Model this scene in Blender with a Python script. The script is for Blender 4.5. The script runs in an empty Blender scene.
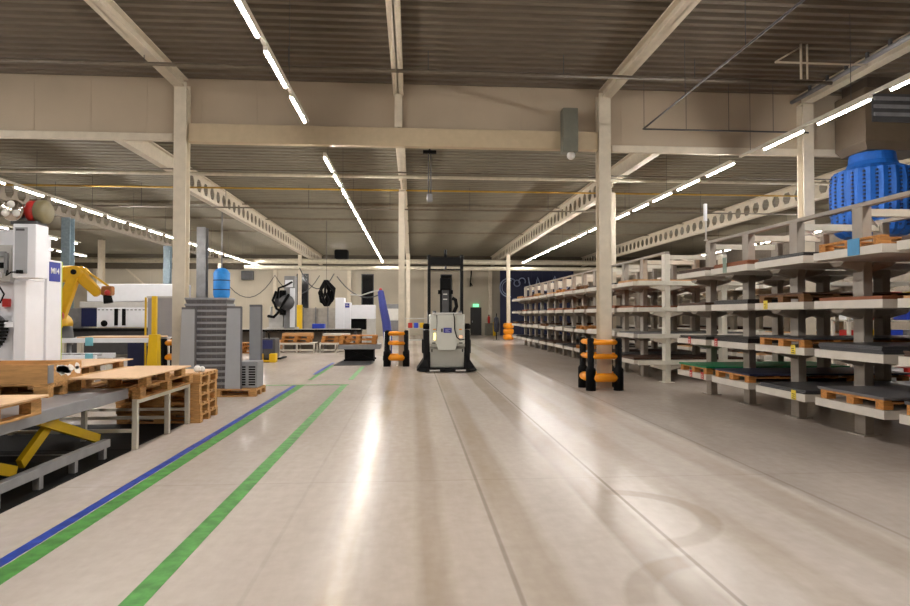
import bpy, bmesh, math, random
from mathutils import Vector, Matrix
random.seed(7)
S = bpy.context.scene
COL = S.collection
PI = math.pi

# ------------------------------------------------------------------ materials
MATS = {}
def srgb(r, g, b):
    f = lambda c: c/12.92 if c <= .04045 else ((c+.055)/1.055)**2.4
    return (f(r/255), f(g/255), f(b/255), 1)

def mat(name, rgb, rough=.5, metal=0, var=.12, scale=6, bump=0, stretch=(1, 1, 1), emit=0, coat=0, spec=None):
    if name in MATS: return MATS[name]
    m = bpy.data.materials.new(name); m.use_nodes = True
    nt = m.node_tree; b = nt.nodes['Principled BSDF']
    c = srgb(*rgb)
    b.inputs['Roughness'].default_value = rough
    b.inputs['Metallic'].default_value = metal
    if spec is not None: b.inputs['Specular IOR Level'].default_value = spec
    if coat: b.inputs['Coat Weight'].default_value = coat
    tc = nt.nodes.new('ShaderNodeTexCoord')
    mp = nt.nodes.new('ShaderNodeMapping'); mp.inputs['Scale'].default_value = stretch
    nt.links.new(tc.outputs['Object'], mp.inputs['Vector'])
    nz = nt.nodes.new('ShaderNodeTexNoise'); nz.inputs['Scale'].default_value = scale; nz.inputs['Detail'].default_value = 5
    nt.links.new(mp.outputs['Vector'], nz.inputs['Vector'])
    cr = nt.nodes.new('ShaderNodeValToRGB')
    cr.color_ramp.elements[0].position = .3; cr.color_ramp.elements[1].position = .7
    cr.color_ramp.elements[0].color = tuple(x*(1-var) for x in c[:3])+(1,)
    cr.color_ramp.elements[1].color = tuple(min(1, x*(1+var)) for x in c[:3])+(1,)
    nt.links.new(nz.outputs['Fac'], cr.inputs['Fac'])
    nt.links.new(cr.outputs['Color'], b.inputs['Base Color'])
    if emit:
        b.inputs['Emission Color'].default_value = c; b.inputs['Emission Strength'].default_value = emit
    if bump:
        bp = nt.nodes.new('ShaderNodeBump'); bp.inputs['Strength'].default_value = bump; bp.inputs['Distance'].default_value = .01
        nt.links.new(nz.outputs['Fac'], bp.inputs['Height']); nt.links.new(bp.outputs['Normal'], b.inputs['Normal'])
    MATS[name] = m
    return m

def wood(name, rgb, dark=.55):
    m = bpy.data.materials.new(name); m.use_nodes = True
    nt = m.node_tree; b = nt.nodes['Principled BSDF']; b.inputs['Roughness'].default_value = .75
    c = srgb(*rgb)
    tc = nt.nodes.new('ShaderNodeTexCoord'); mp = nt.nodes.new('ShaderNodeMapping')
    mp.inputs['Scale'].default_value = (2, 9, 14)
    nt.links.new(tc.outputs['Object'], mp.inputs['Vector'])
    n1 = nt.nodes.new('ShaderNodeTexNoise'); n1.inputs['Scale'].default_value = 2.2; n1.inputs['Detail'].default_value = 8; n1.inputs['Distortion'].default_value = .8
    nt.links.new(mp.outputs['Vector'], n1.inputs['Vector'])
    cr = nt.nodes.new('ShaderNodeValToRGB'); cr.color_ramp.elements[0].position = .3; cr.color_ramp.elements[1].position = .65
    cr.color_ramp.elements[0].color = tuple(x*dark for x in c[:3])+(1,); cr.color_ramp.elements[1].color = c
    nt.links.new(n1.outputs['Fac'], cr.inputs['Fac']); nt.links.new(cr.outputs['Color'], b.inputs['Base Color'])
    return m

def lamp_mat(name, rgb, s):
    m = bpy.data.materials.new(name); m.use_nodes = True
    nt = m.node_tree; b = nt.nodes['Principled BSDF']
    b.inputs['Base Color'].default_value = (.8, .8, .8, 1)
    b.inputs['Emission Color'].default_value = srgb(*rgb); b.inputs['Emission Strength'].default_value = s
    return m

def floor_surface():
    m = bpy.data.materials.new('concrete_floor'); m.use_nodes = True
    nt = m.node_tree; N = nt.nodes; L = nt.links; b = N['Principled BSDF']
    tc = N.new('ShaderNodeTexCoord')
    sep = N.new('ShaderNodeSeparateXYZ'); L.new(tc.outputs['Object'], sep.inputs[0])
    def noise(sc, stretch, det=6, dist=0):
        mp = N.new('ShaderNodeMapping'); mp.inputs['Scale'].default_value = stretch
        L.new(tc.outputs['Object'], mp.inputs['Vector'])
        n = N.new('ShaderNodeTexNoise'); n.inputs['Scale'].default_value = sc; n.inputs['Detail'].default_value = det; n.inputs['Distortion'].default_value = dist
        L.new(mp.outputs['Vector'], n.inputs['Vector']); return n.outputs['Fac']
    def math_(op, a, bb=None):
        n = N.new('ShaderNodeMath'); n.operation = op
        for i, v in enumerate((a, bb)):
            if v is None: continue
            if isinstance(v, (int, float)): n.inputs[i].default_value = v
            else: L.new(v, n.inputs[i])
        return n.outputs[0]
    def ramp(v, p0, p1, c0, c1):
        n = N.new('ShaderNodeValToRGB'); n.color_ramp.elements[0].position = p0; n.color_ramp.elements[1].position = p1
        n.color_ramp.elements[0].color = c0; n.color_ramp.elements[1].color = c1
        L.new(v, n.inputs['Fac']); return n.outputs['Color']
    def mix(kind, fac, a, bb):
        n = N.new('ShaderNodeMix'); n.data_type = 'RGBA'; n.blend_type = kind
        if isinstance(fac, (int, float)): n.inputs[0].default_value = fac
        else: L.new(fac, n.inputs[0])
        for s, v in ((6, a), (7, bb)):
            if isinstance(v, tuple): n.inputs[s].default_value = v
            else: L.new(v, n.inputs[s])
        return n.outputs[2]
    base = ramp(noise(.5, (1, .35, 1)), .3, .72, srgb(190, 179, 170), srgb(213, 203, 194))
    base = mix('MULTIPLY', .35, base, ramp(noise(9, (1, 1, 1), 8), .35, .7, (.8, .78, .75, 1), (1, 1, 1, 1)))
    # worn wheel lanes running along the aisle
    wob = math_('MULTIPLY', math_('SUBTRACT', noise(.35, (0.3, 1, 1), 2), .5), .10)
    x = math_('ADD', sep.outputs['X'], wob)
    def band(c, w, soft):
        d = math_('ABSOLUTE', math_('SUBTRACT', x, c))
        v = math_('SUBTRACT', 1, math_('DIVIDE', math_('SUBTRACT', d, w), soft))
        n = N.new('ShaderNodeClamp'); L.new(v, n.inputs[0]); return n.outputs[0]
    rough_n = noise(3, (1, .12, 1), 4)
    fine = noise(14, (1, .25, 1), 8)
    base = mix('MULTIPLY', .5, base, ramp(fine, .3, .75, (.86, .84, .81, 1), (1, 1, 1, 1)))
    wear = ramp(noise(1.1, (1.5, .35, 1), 6), .3, .7, (.45, .45, .45, 1), (1, 1, 1, 1))
    for c, w, so, colr in ((1.63, .13, .05, (.66, .62, .56, 1)), (2.4, .10, .12, (.80, .76, .70, 1)),
                           (.80, .10, .10, (.76, .71, .63, 1)), (.15, .06, .08, (.78, .74, .68, 1)), (-.45, .05, .10, (.80, .73, .58, 1)),
                           (-.05, .5, .5, (.94, .91, .87, 1)), (3.2, .12, .1, (.76, .73, .69, 1))):
        base = mix('MULTIPLY', math_('MULTIPLY', band(c, w, so), wear), base, colr)
    x = sep.outputs['X']
    for c, f in ((.62, .55), (1.83, .75), (3.55, .35), (-.95, .12)):
        base = mix('MULTIPLY', math_('MULTIPLY', band(c, .009, .012), f), base, (.45, .42, .38, 1))
    yj = sep.outputs['Y']
    for c in (5.9, 11.2, 17.0):
        d = math_('ABSOLUTE', math_('SUBTRACT', yj, c)); v = math_('SUBTRACT', 1, math_('DIVIDE', d, .02))
        n = N.new('ShaderNodeClamp'); L.new(v, n.inputs[0])
        base = mix('MULTIPLY', math_('MULTIPLY', n.outputs[0], .25), base, (.5, .47, .43, 1))
    # round tyre tracks
    def clamp(v):
        n = N.new('ShaderNodeClamp'); L.new(v, n.inputs[0]); return n.outputs[0]
    for cx, cy, r, w, sx, sy in ((1.9, 3.25, .62, .07, -1, 1), (1.72, 4.78, .62, .06, 1, 0)):
        dx = math_('SUBTRACT', sep.outputs['X'], cx); dy = math_('SUBTRACT', sep.outputs['Y'], cy)
        rr = math_('SQRT', math_('ADD', math_('MULTIPLY', dx, dx), math_('MULTIPLY', dy, dy)))
        d = math_('ABSOLUTE', math_('SUBTRACT', rr, r))
        v = clamp(math_('SUBTRACT', 1, math_('DIVIDE', math_('SUBTRACT', d, w), .04)))
        v = math_('MULTIPLY', v, clamp(math_('MULTIPLY', dx, 12*sx)))
        if sy: v = math_('MULTIPLY', v, clamp(math_('MULTIPLY', dy, 12*sy)))
        base = mix('MULTIPLY', math_('MULTIPLY', v, .7), base, (.76, .72, .66, 1))
    L.new(base, b.inputs['Base Color'])
    rr = ramp(noise(1.5, (1, .4, 1), 6), .3, .75, (.185, .185, .185, 1), (.262, .262, .262, 1))
    L.new(rr, b.inputs['Roughness'])
    b.inputs['Specular IOR Level'].default_value = .075
    return m

M_floor = floor_surface()
M_deck = mat('roof_deck_paint', (106, 95, 81), .65, var=.08, scale=2)
M_deck2 = mat('rear_roof_deck_paint', (122, 116, 100), .65, var=.08, scale=2)
M_cream = mat('cream_steel_paint', (212, 201, 181), .5, var=.06)
M_fascia = mat('fascia_sheet', (184, 168, 146), .55, var=.05, scale=1.2)
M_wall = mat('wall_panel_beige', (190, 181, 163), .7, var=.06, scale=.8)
M_dark = mat('black_rubber', (12, 12, 13), .7, spec=.15)
M_black = mat('black_paint', (15, 15, 17), .5, spec=.25)
M_greyd = mat('dark_grey_steel', (78, 78, 80), .45, .2)
M_grey = mat('grey_steel', (140, 140, 142), .45, .3)
M_lgrey = mat('light_grey_paint', (196, 194, 190), .45, var=.05)
M_white = mat('white_machine_paint', (240, 241, 246), .4, var=.02)
M_offw = mat('off_white_paint', (212, 206, 192), .45, var=.05)
M_taupe = mat('taupe_rack_paint', (164, 155, 144), .5, var=.06)
M_trayw = mat('rack_tray_paint', (206, 199, 188), .45, var=.05)
M_orange = mat('orange_plastic', (250, 158, 16), .4, var=.05)
M_yellow = mat('yellow_paint', (226, 184, 18), .42, var=.05)
M_robot = mat('robot_yellow_paint', (222, 172, 20), .4, var=.06)
M_bluetape = mat('blue_floor_tape', (36, 70, 166), .5, var=.35, scale=9)
M_greentape = mat('green_floor_tape', (84, 150, 72), .5, var=.35, scale=9)
M_blue = mat('blue_sign', (36, 48, 150), .4, var=.02)
M_navy = mat('navy_panel', (14, 24, 66), .5, var=.1)
M_bag = mat('blue_filter_cloth', (6, 84, 168), .65, var=.12, scale=9, bump=.3)
M_bluet = mat('blue_hose_cloth', (52, 62, 140), .6, var=.1, scale=14)
M_bluebin = mat('blue_plastic', (40, 70, 190), .4)
M_wood = wood('pallet_wood', (212, 160, 98), .45)
M_woodo = wood('orange_pallet_wood', (206, 140, 70))
M_mdf = mat('fibreboard', (226, 188, 148), .65, var=.05, scale=20)
M_ply = wood('plywood_crate', (206, 156, 98), .7)
M_gal = mat('galvanised_steel', (150, 168, 178), .35, .6, var=.12, scale=12)
M_plastic = mat('grey_plastic', (150, 152, 156), .5, var=.05)
M_plastic2 = mat('mid_grey_plastic', (106, 104, 107), .55, var=.08)
M_panelg = mat('smooth_grey_panel', (168, 171, 176), .45, var=.03)
M_red = mat('red_paint', (186, 40, 34), .4)
M_olive = mat('olive_housing', (122, 114, 84), .5)
M_chrome = mat('polished_metal', (215, 205, 195), .2, 1)
M_cyan = mat('cyan_plastic', (120, 190, 205), .4)
M_paper = mat('white_paper', (235, 232, 226), .7, var=.04)
M_amber = lamp_mat('orange_indicator', (255, 150, 70), 1.2)
M_yled = lamp_mat('yellow_indicator', (255, 225, 110), 3.0)
M_exit = lamp_mat('green_exit_sign', (70, 235, 160), 1.6)
M_lamp = lamp_mat('strip_lamp_diffuser', (255, 250, 244), 295)
SHEET = {
    'dark grey': mat('sheet_dark_grey', (70, 70, 74), .35, var=.06), 'grey': mat('sheet_grey', (112, 112, 116), .35, var=.05),
    'green': mat('sheet_green', (18, 132, 84), .45, var=.08), 'navy': mat('sheet_navy', (26, 34, 62), .45, var=.08),
    'black': mat('sheet_black', (34, 31, 31), .4), 'dark brown': mat('sheet_dark_brown', (78, 52, 38), .55),
    'tan': mat('sheet_tan', (196, 150, 100), .6), 'rust brown': mat('sheet_rust', (140, 80, 46), .6),
    'white': mat('sheet_white', (214, 208, 196), .5),
}

# ------------------------------------------------------------------ mesh builder
class MB:
    def __init__(s): s.bm = bmesh.new(); s.mi = 0
    def _f(s, vs):
        try:
            f = s.bm.faces.new(vs); f.material_index = s.mi; return f
        except ValueError: return None
    def hexa(s, p, bev=0, seg=2):
        vs = [s.bm.verts.new(q) for q in p]
        fs = [s._f([vs[i] for i in q]) for q in ((0, 3, 2, 1), (4, 5, 6, 7), (0, 1, 5, 4), (1, 2, 6, 5), (2, 3, 7, 6), (3, 0, 4, 7))]
        if bev:
            es = list({e for f in fs for e in f.edges})
            r = bmesh.ops.bevel(s.bm, geom=es, offset=bev, segments=seg, affect='EDGES', profile=.5, clamp_overlap=True)
            for f in r['faces']: f.material_index = s.mi
        return s
    def box(s, a, b, bev=0, seg=2):
        (x0, y0, z0), (x1, y1, z1) = [tuple(map(min, zip(a, b))), tuple(map(max, zip(a, b)))]
        return s.hexa([(x0, y0, z0), (x1, y0, z0), (x1, y1, z0), (x0, y1, z0), (x0, y0, z1), (x1, y0, z1), (x1, y1, z1), (x0, y1, z1)], bev, seg)
    def bar(s, p, q, w, h, up=(0, 0, 1), bev=0):
        p, q = Vector(p), Vector(q); d = (q-p).normalized(); u = Vector(up)
        if abs(d.dot(u)) > .98: u = Vector((1, 0, 0))
        r = d.cross(u).normalized()*w/2; u = r.cross(d).normalized()*h/2
        return s.hexa([p-r-u, p+r-u, q+r-u, q-r-u, p-r+u, p+r+u, q+r+u, q-r+u], bev)
    def cyl(s, p, q, r0, r1=None, n=16, cap=True):
        return s.tube([p, q], r0 if r1 is None else [r0, r1], n, cap)
    def tube(s, pts, r, n=10, cap=True):
        pts = [Vector(p) for p in pts]; rings = []; prev = None
        rs = r if isinstance(r, (list, tuple)) else [r]*len(pts)
        for i, p in enumerate(pts):
            d = (pts[min(i+1, len(pts)-1)]-pts[max(i-1, 0)])
            if d.length < 1e-9: d = Vector((0, 0, 1))
            d.normalize()
            if prev is None:
                a = Vector((0, 0, 1)) if abs(d.z) < .9 else Vector((1, 0, 0))
                prev = d.cross(a).normalized()
            else:
                prev = (prev-d*prev.dot(d)).normalized()
            w = d.cross(prev)
            rings.append([s.bm.verts.new(p+(prev*math.cos(t)+w*math.sin(t))*rs[i]) for t in (2*PI*k/n for k in range(n))])
        for a, b in zip(rings, rings[1:]):
            for k in range(n):
                f = s._f([a[k], a[(k+1) % n], b[(k+1) % n], b[k]])
                if f: f.smooth = n > 6
        if cap: s._f(rings[0][::-1]); s._f(rings[-1])
        return s
    def lathe(s, prof, c=(0, 0, 0), axis='Z', n=24):
        c = Vector(c); rings = []
        for r, h in prof:
            ring = []
            for k in range(n):
                t = 2*PI*k/n; a, b = r*math.cos(t), r*math.sin(t)
                v = {'Z': (a, b, h), 'X': (h, a, b), 'Y': (b, h, a)}[axis]
                ring.append(s.bm.verts.new(c+Vector(v)))
            rings.append(ring)
        for a, b in zip(rings, rings[1:]):
            for k in range(n):
                f = s._f([a[k], a[(k+1) % n], b[(k+1) % n], b[k]])
                if f: f.smooth = True
        s._f(rings[0][::-1]); s._f(rings[-1])
        return s
    def prism(s, poly, axis, d0, d1):
        def pt(u, v, d): return {'X': (d, u, v), 'Y': (u, d, v), 'Z': (u, v, d)}[axis]
        a = [s.bm.verts.new(pt(u, v, d0)) for u, v in poly]; b = [s.bm.verts.new(pt(u, v, d1)) for u, v in poly]
        n = len(poly)
        for k in range(n): s._f([a[k], a[(k+1) % n], b[(k+1) % n], b[k]])
        s._f(a[::-1]); s._f(b)
        return s
    def sphere(s, c, r, n=12):
        return s.lathe([(max(1e-4, r*math.sin(PI*i/n)), -r*math.cos(PI*i/n)) for i in range(n+1)], c, 'Z', n*2)
    def build(s, name, m, parent=None, loc=None):
        bmesh.ops.recalc_face_normals(s.bm, faces=s.bm.faces)
        me = bpy.data.meshes.new(name); s.bm.to_mesh(me); s.bm.free()
        for x in (m if isinstance(m, (list, tuple)) else [m]): me.materials.append(x)
        o = bpy.data.objects.new(name, me); COL.objects.link(o)
        if parent: o.parent = parent
        if loc: o.location = loc
        return o

def tag(o, label, cat, group=None, kind=None):
    o['label'] = label; o['category'] = cat
    if group: o['group'] = group
    if kind: o['kind'] = kind
    return o
def thing(name, label, cat, loc=(0, 0, 0), rz=0, group=None):
    o = bpy.data.objects.new(name, None); COL.objects.link(o)
    o.location = loc; o.rotation_euler = (0, 0, rz); o.empty_display_size = .2
    return tag(o, label, cat, group)
def struct(o): o['kind'] = 'structure'; return o
KIDS = {}
def clone(o, loc=None, rz=None, label=None, group=None, parent=None):
    c = o.copy(); COL.objects.link(c)
    if parent: c.parent = parent
    if loc is not None: c.location = loc
    if rz is not None: c.rotation_euler = (0, 0, rz)
    if label: c['label'] = label
    if group: c['group'] = group
    for ch in o.children: clone(ch, parent=c)
    return c
ORD = ['first', 'second', 'third', 'fourth', 'fifth', 'sixth', 'seventh', 'eighth', 'ninth', 'tenth', 'eleventh', 'twelfth', 'thirteenth',
       'fourteenth', 'fifteenth', 'sixteenth', 'seventeenth', 'eighteenth', 'nineteenth', 'twentieth']

def text_part(txt, size, m, parent, loc, rot, name='lettering', depth=.002):
    cu = bpy.data.curves.new(name, 'FONT'); cu.body = txt; cu.size = size; cu.extrude = depth; cu.offset = size*.02; cu.align_x = 'CENTER'; cu.align_y = 'CENTER'
    tmp = bpy.data.objects.new('lettering_source', cu); COL.objects.link(tmp)
    bpy.context.view_layer.update()
    me = bpy.data.meshes.new_from_object(tmp.evaluated_get(bpy.context.evaluated_depsgraph_get()))
    bpy.data.objects.remove(tmp); bpy.data.curves.remove(cu)
    me.materials.clear(); me.materials.append(m)
    o = bpy.data.objects.new(name, me); COL.objects.link(o); o.parent = parent; o.location = loc; o.rotation_euler = rot
    return o

# ------------------------------------------------------------------ camera
F = 607.0
yaw = math.atan(43/F); pit = math.atan(12/F*math.cos(yaw))
cam = bpy.data.cameras.new('camera'); cam.sensor_width = 36; cam.lens = F/910*36; cam.clip_end = 200
co = bpy.data.objects.new('camera', cam); COL.objects.link(co)
co.location = (0, 0, 1.6); co.rotation_euler = (PI/2+pit, 0, -yaw)
S.camera = co

# ------------------------------------------------------------------ room shell
X0, X1, Y0, Y1, YB = -29, 21, -8, 48, 13.2
HF, HR = 6.6, 6.25
struct(MB().box((X0-.2, Y0-.2, -.2), (X1+.2, Y1+.2, 0)).build('floor', M_floor))
def deck(y0, y1, h, p, d, m, name='ceiling'):
    b = MB(); n = int((y1-y0)/p); pts = []
    for i in range(n+1):
        y = y0+i*p
        for f, z in ((0, 0), (.42, 0), (.55, d), (.87, d)):
            if y+f*p < y1: pts.append((y+f*p, h+z))
    pts.append((y1, h))
    pts += [(y1, h+.25), (y0, h+.25)]
    b.prism(pts, 'X', X0, X1)
    return struct(b.build(name, m))
deck(Y0, YB+.1, HF, .25, .11, M_deck)
deck(YB+.1, Y1, HR, .33, .06, M_deck2)
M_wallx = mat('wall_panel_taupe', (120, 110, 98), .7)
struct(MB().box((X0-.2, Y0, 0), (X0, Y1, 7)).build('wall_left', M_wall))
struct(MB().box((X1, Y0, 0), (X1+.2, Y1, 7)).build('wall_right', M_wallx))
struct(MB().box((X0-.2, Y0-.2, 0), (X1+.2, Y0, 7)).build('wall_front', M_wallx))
# back wall: panels with thin upright seams and shallow pilasters
b = MB(); b.box((X0, Y1, 0), (X1, Y1+.2, 7))
for i in range(42):
    x = X0+.6+i*1.2
    b.box((x-.01, Y1-.012, 0), (x+.01, Y1, 6.2))
struct(b.build('wall_back', M_wall))
for i, x in enumerate((-24, -17.3, -10.6, -4.9, 1.1, 6.2, 12.8)):
    struct(MB().box((x-.14, Y1-.22, 0), (x+.14, Y1, 6.2), .01).build('trim_%d' % (i+1), M_cream))
struct(MB().box((X0, Y1-.3, 5.12), (X1, Y1-.23, HR+.1)).build('trim_9', mat('dark_header', (84, 76, 62), .6)))
# fascia above the front row of columns
b = MB().box((X0, YB-.02, 5.3), (X1, YB+.1, HF+.07))
for k in range(44): b.box((X0+.6+1.14*k, YB-.026, 5.45), (X0+.612+1.14*k, YB-.02, HF))
struct(b.build('wall_fascia', M_fascia))

# steel beams under the fascia
def beam(name, label, a, bb, m=M_cream, cat='beam'):
    return tag(MB().box(a, bb, .012).build(name, m), label, cat)
beam('fascia_beam', 'cream steel beam lip spanning the middle bay between the left and right front columns', (-4.68, YB-.2, 5.22), (4.08, YB-.03, 5.62), m=mat('warm_beam_paint', (196, 178, 148), .55, var=.05))
beam('fascia_beam', 'cream steel edge under the left end of the fascia panel', (X0, YB-.12, 5.26), (-5.02, YB-.03, 5.42))
beam('fascia_beam', 'cream steel edge under the right end of the fascia panel, beyond the barrier column', (4.4, YB-.12, 5.2), (8.7, YB-.03, 5.36))
beam('fascia_beam', 'cream steel edge of the fascia running to the right wall behind the ventilation duct', (9.0, YB-.12, 5.2), (X1, YB-.03, 5.36))
# front columns (H sections), the middle one only hangs in the fascia
def hcol(x, y, z0, z1, w, label, m=M_cream, name='steel_column', d=None):
    d = d or w; t = .022
    b = MB()
    b.box((x-w/2, y-d/2, z0), (x+w/2, y-d/2+t, z1)).box((x-w/2, y+d/2-t, z0), (x+w/2, y+d/2, z1)).box((x-t/2, y-d/2+t, z0), (x+t/2, y+d/2-t, z1))
    c = b.build(name, m)
    tag(c, label, 'column')
    if z0 < .1:
        MB().box((x-w/2-.06, y-d/2-.06, z0), (x+w/2+.06, y+d/2+.06, z0+.02)).build('base_plate', m, c)
    return c
hcol(-4.82, YB-.15, 0, 6.45, .25, 'cream steel column behind the grey plastic tray stack, under the left front roof beam')
hcol(4.2, YB-.15, 0, 6.45, .26, 'cream steel column standing inside the nearest orange and black barrier on the right')
hcol(8.86, YB-.15, 0, 6.35, .24, 'cream steel column behind the near rack, left of the blue filter bag')
hcol(-.3, YB-.1, 5.64, 6.55, .16, 'short cream steel post on the fascia under the middle front roof beam', name='hanging_post')
# front roof beams
def ibeam(name, label, x, y0, y1, zb, zt, w, m=M_cream):
    b = MB()
    b.box((x-w/2, y0, zb), (x+w/2, y1, zb+.025)).box((x-w/2, y0, zt-.025), (x+w/2, y1, zt)).box((x-.012, y0, zb), (x+.012, y1, zt))
    return tag(b.build(name, m), label, 'beam')
for x, lab in ((-4.85, 'cream steel roof beam above the left front column'), (-.3, 'cream steel roof beam over the middle of the front bay'),
               (4.25, 'cream steel roof beam above the right barrier column'), (8.86, 'cream steel roof beam at upper right above the blue filter bag')):
    ibeam('roof_beam', lab, x, Y0, YB-.05, 6.36, 6.6, .22)
# rear roof beams: plain haunch then castellated
def cast(x, label, y0=18.8, y1=Y1-.05, m=None):
    zb, zt = 5.47, 6.22
    b = MB()
    b.box((x-.11, y0, zb), (x+.11, y1, zb+.03)).box((x-.11, y0, zt-.03), (x+.11, y1, zt))
    b.box((x-.012, y0, zb), (x+.012, y1, zb+.17)).box((x-.012, y0, zt-.17), (x+.012, y1, zt))
    p = .66; n = int((y1-y0)/p); m0, m1, mm = zb+.17, zt-.17, (zb+zt)/2
    for i in range(n+1):
        y = y0+i*p; w1, w0 = .2, .1
        b.prism([(y-w1, m0), (y+w1, m0), (y+w0, mm-.06), (y+w0, mm+.06), (y+w1, m1), (y-w1, m1), (y-w0, mm+.06), (y-w0, mm-.06)], 'X', x-.012, x+.012)
    b.box((x-.11, YB+.12, 5.76), (x+.11, y0, 5.79)).box((x-.11, YB+.12, zt-.03), (x+.11, y0, zt)).box((x-.012, YB+.12, 5.76), (x+.012, y0, zt))
    return tag(b.build('castellated_beam', m or M_cream), label, 'beam')
cast(-7.0, 'cream castellated roof beam behind the left front column')
cast(-.3, 'cream castellated roof beam seen end on above the middle rear column')
cast(6.3, 'cream castellated roof beam running behind the right barrier column')
cast(13.6, 'cream castellated roof beam at far right above the racks')
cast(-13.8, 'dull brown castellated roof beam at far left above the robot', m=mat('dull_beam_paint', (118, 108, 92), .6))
# rear columns
hcol(-.33, 19.2, 0, 5.47, .19, 'cream steel column standing in the orange barrier left of the forklift')
hcol(-.25, 38.5, 0, 5.47, .24, 'far cream steel column seen just right of the middle barrier column')
hcol(6.15, 38.5, 0, 5.47, .22, 'far cream steel column standing in the round orange collar')
hcol(6.36, 18.93, 0, 5.47, .2, 'cream steel column rising out of the far rack behind the barrier column')
hcol(-7.0, 19.0, 0, 5.47, .22, 'cream steel column seen just right of the left front column')
c305 = hcol(-7.2, 39.6, 0, 5.47, .2, 'far cream steel column with a yellow sleeve behind the conveyor')
MB().box((-7.36, 39.44, .03), (-7.04, 39.76, 2.25), .03).build('yellow_sleeve', M_yellow, c305)
hcol(-13.7, 25.2, 0, 5.47, .34, 'pale bluish steel column rising right of the tall white machine', M_gal)
hcol(-13.7, 35.1, 0, 5.47, .34, 'pale bluish steel column just left of the left front column', M_gal)
hcol(-19, 38.6, 0, 6.2, .3, 'thin cream column far left between the two bluish columns')
hcol(-13.7, 44.5, 0, 6.2, .24, 'thin cream column far back left of the blue filter sock')
hcol(-8.6, 25.6, 0, 5.2, .36, 'grey steel column directly left of the blue filter sock', M_grey)

# purlin like pipes under the rear roof
def pipe(label, x0, x1, y, z, r, m, drop=None, name='ceiling_pipe', top=HR, every=2.2):
    t = thing(name, label, 'pipe', (x0, y, z))
    MB().cyl((0, 0, 0), (x1-x0, 0, 0), r, n=12).build('tube', m, t)
    if drop:
        n = int((x1-x0)/every)
        for i in range(n):
            MB().cyl((.7+i*every, 0, r), (.7+i*every, 0, top-z), .008, n=6).build('hanger', M_greyd, t)
    return t
M_pipe = mat('dull_pipe', (110, 100, 86), .5, .2)
M_pipew = mat('pale_pipe', (200, 192, 172), .45)
M_pipey = mat('yellow_gas_pipe', (190, 150, 50), .5)
pipe('dark sprinkler pipe crossing the whole front bay under the ribbed roof', -16, 8.3, 11.4, 6.2, .035, M_pipe, 1, top=HF, every=2.6)
pipe('pale pipe hung just behind the fascia, highest of the rear pipes', -20, 18, 17.6, 5.6, .05, M_pipew)
pipe('dark pipe lying right above the highest pale rear pipe', -20, 18, 17.6, 5.73, .022, M_pipe)
pipe('thin yellow gas pipe crossing the rear hall', -18, 18, 19.6, 5.62, .028, M_pipey)
pipe('thin dark pipe with long hangers, below the yellow gas pipe', -16, 16, 22, 5.42, .028, M_pipe, 1, every=2.9)
pipe('fat pale pipe across the far end of the hall, upper of two', -28, 20, 41.2, 5.2, .17, M_pipew)
pipe('fat pale pipe across the far end of the hall, lower of two', -10.6, 20, 39.3, 4.62, .13, M_pipew)
M_duct0 = mat('dull_purlin_paint', (128, 118, 100), .6)
for i, (y, z) in enumerate(((25.5, 6.05), (29.5, 6.05), (34, 6.05))):
    tag(MB().box((-28, y-.03, z+.1), (20, y+.03, z+.2)).build('roof_purlin', M_duct0), 'slim cream purlin under the rear roof, %s beyond the thin dark pipe' % ORD[i], 'purlin')

# ------------------------------------------------------------------ strip lamps
lamp0 = None
def lamp(x, y, z, label, group):
    global lamp0
    if lamp0 is None:
        lamp0 = thing('strip_lamp', label, 'lamp', (x, y, z), 0, group)
        MB().box((-.03, -.64, .026), (.03, .64, .088), .006).build('housing', M_offw, lamp0)
        MB().box((-.017, -.61, 0), (.017, .61, .025), .005).build('diffuser', M_lamp, lamp0)
        return lamp0
    return clone(lamp0, (x, y, z), 0, label, group)
def track(x, y0, y1, label, top):
    t = thing('lighting_track', label, 'lighting track', (x, y0, 5.0))
    MB().box((-.03, 0, .088), (.03, y1-y0, .13)).build('rail', M_offw, t)
    for i in range(int((y1-y0)/3)+1):
        y = .5+i*3
        if y0+y < y1: MB().cyl((0, y, .13), (0, y, top-5.0), .005, n=6).build('hanger', M_greyd, t)
P_ = 1.66
def row(x, fr, re, where):
    for i, y in enumerate(fr): lamp(x, y, 5, 'white strip lamp %s, %s in front of the fascia' % (where, ORD[i]), 'strip lamps ' + where)
    for i, y in enumerate(re): lamp(x, y, 5, 'white strip lamp %s, %s beyond the fascia' % (where, ORD[i]), 'strip lamps ' + where)
row(-1.9, [10.25-P_*k for k in range(10)], [13.9+P_*k for k in range(16)], 'over the middle aisle')
track(-1.9, -6, 11.1, 'thin white lighting track over the middle aisle in the front bay', HF)
track(-1.9, 13.3, 39.6, 'thin white lighting track over the middle aisle in the rear hall', HR)
row(7.25, [11.36-P_*k for k in range(11)], [13.8+P_*k for k in range(16)], 'over the racks')
track(7.25, -6, 12.9, 'thin white lighting track over the racks in the front bay', HF)
track(7.25, 13.3, 40.2, 'thin white lighting track over the racks in the rear hall', HR)
row(-10.6, [11.6-P_*k for k in range(9)], [15.94+P_*k for k in range(18)], 'over the left machines')
track(-10.6, 14.4, 46, 'thin white lighting track over the left machines', HR)
row(16.6, [], [13.9+P_*k for k in range(14)], 'in the right row beyond the racks')
track(16.6, 13.3, 38, 'thin white lighting track in the right row beyond the racks', HR)
row(-16, [], [24.6+P_*k for k in range(4)], 'in the far left row')
row(-18.9, [], [29.4+P_*k for k in range(5)], 'in the furthest left row')
track(-16, 23.8, 30.5, 'thin white lighting track of the far left lamp row', HR)
track(-18.9, 28.6, 36.4, 'thin white lighting track of the furthest left lamp row', HR)

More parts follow.
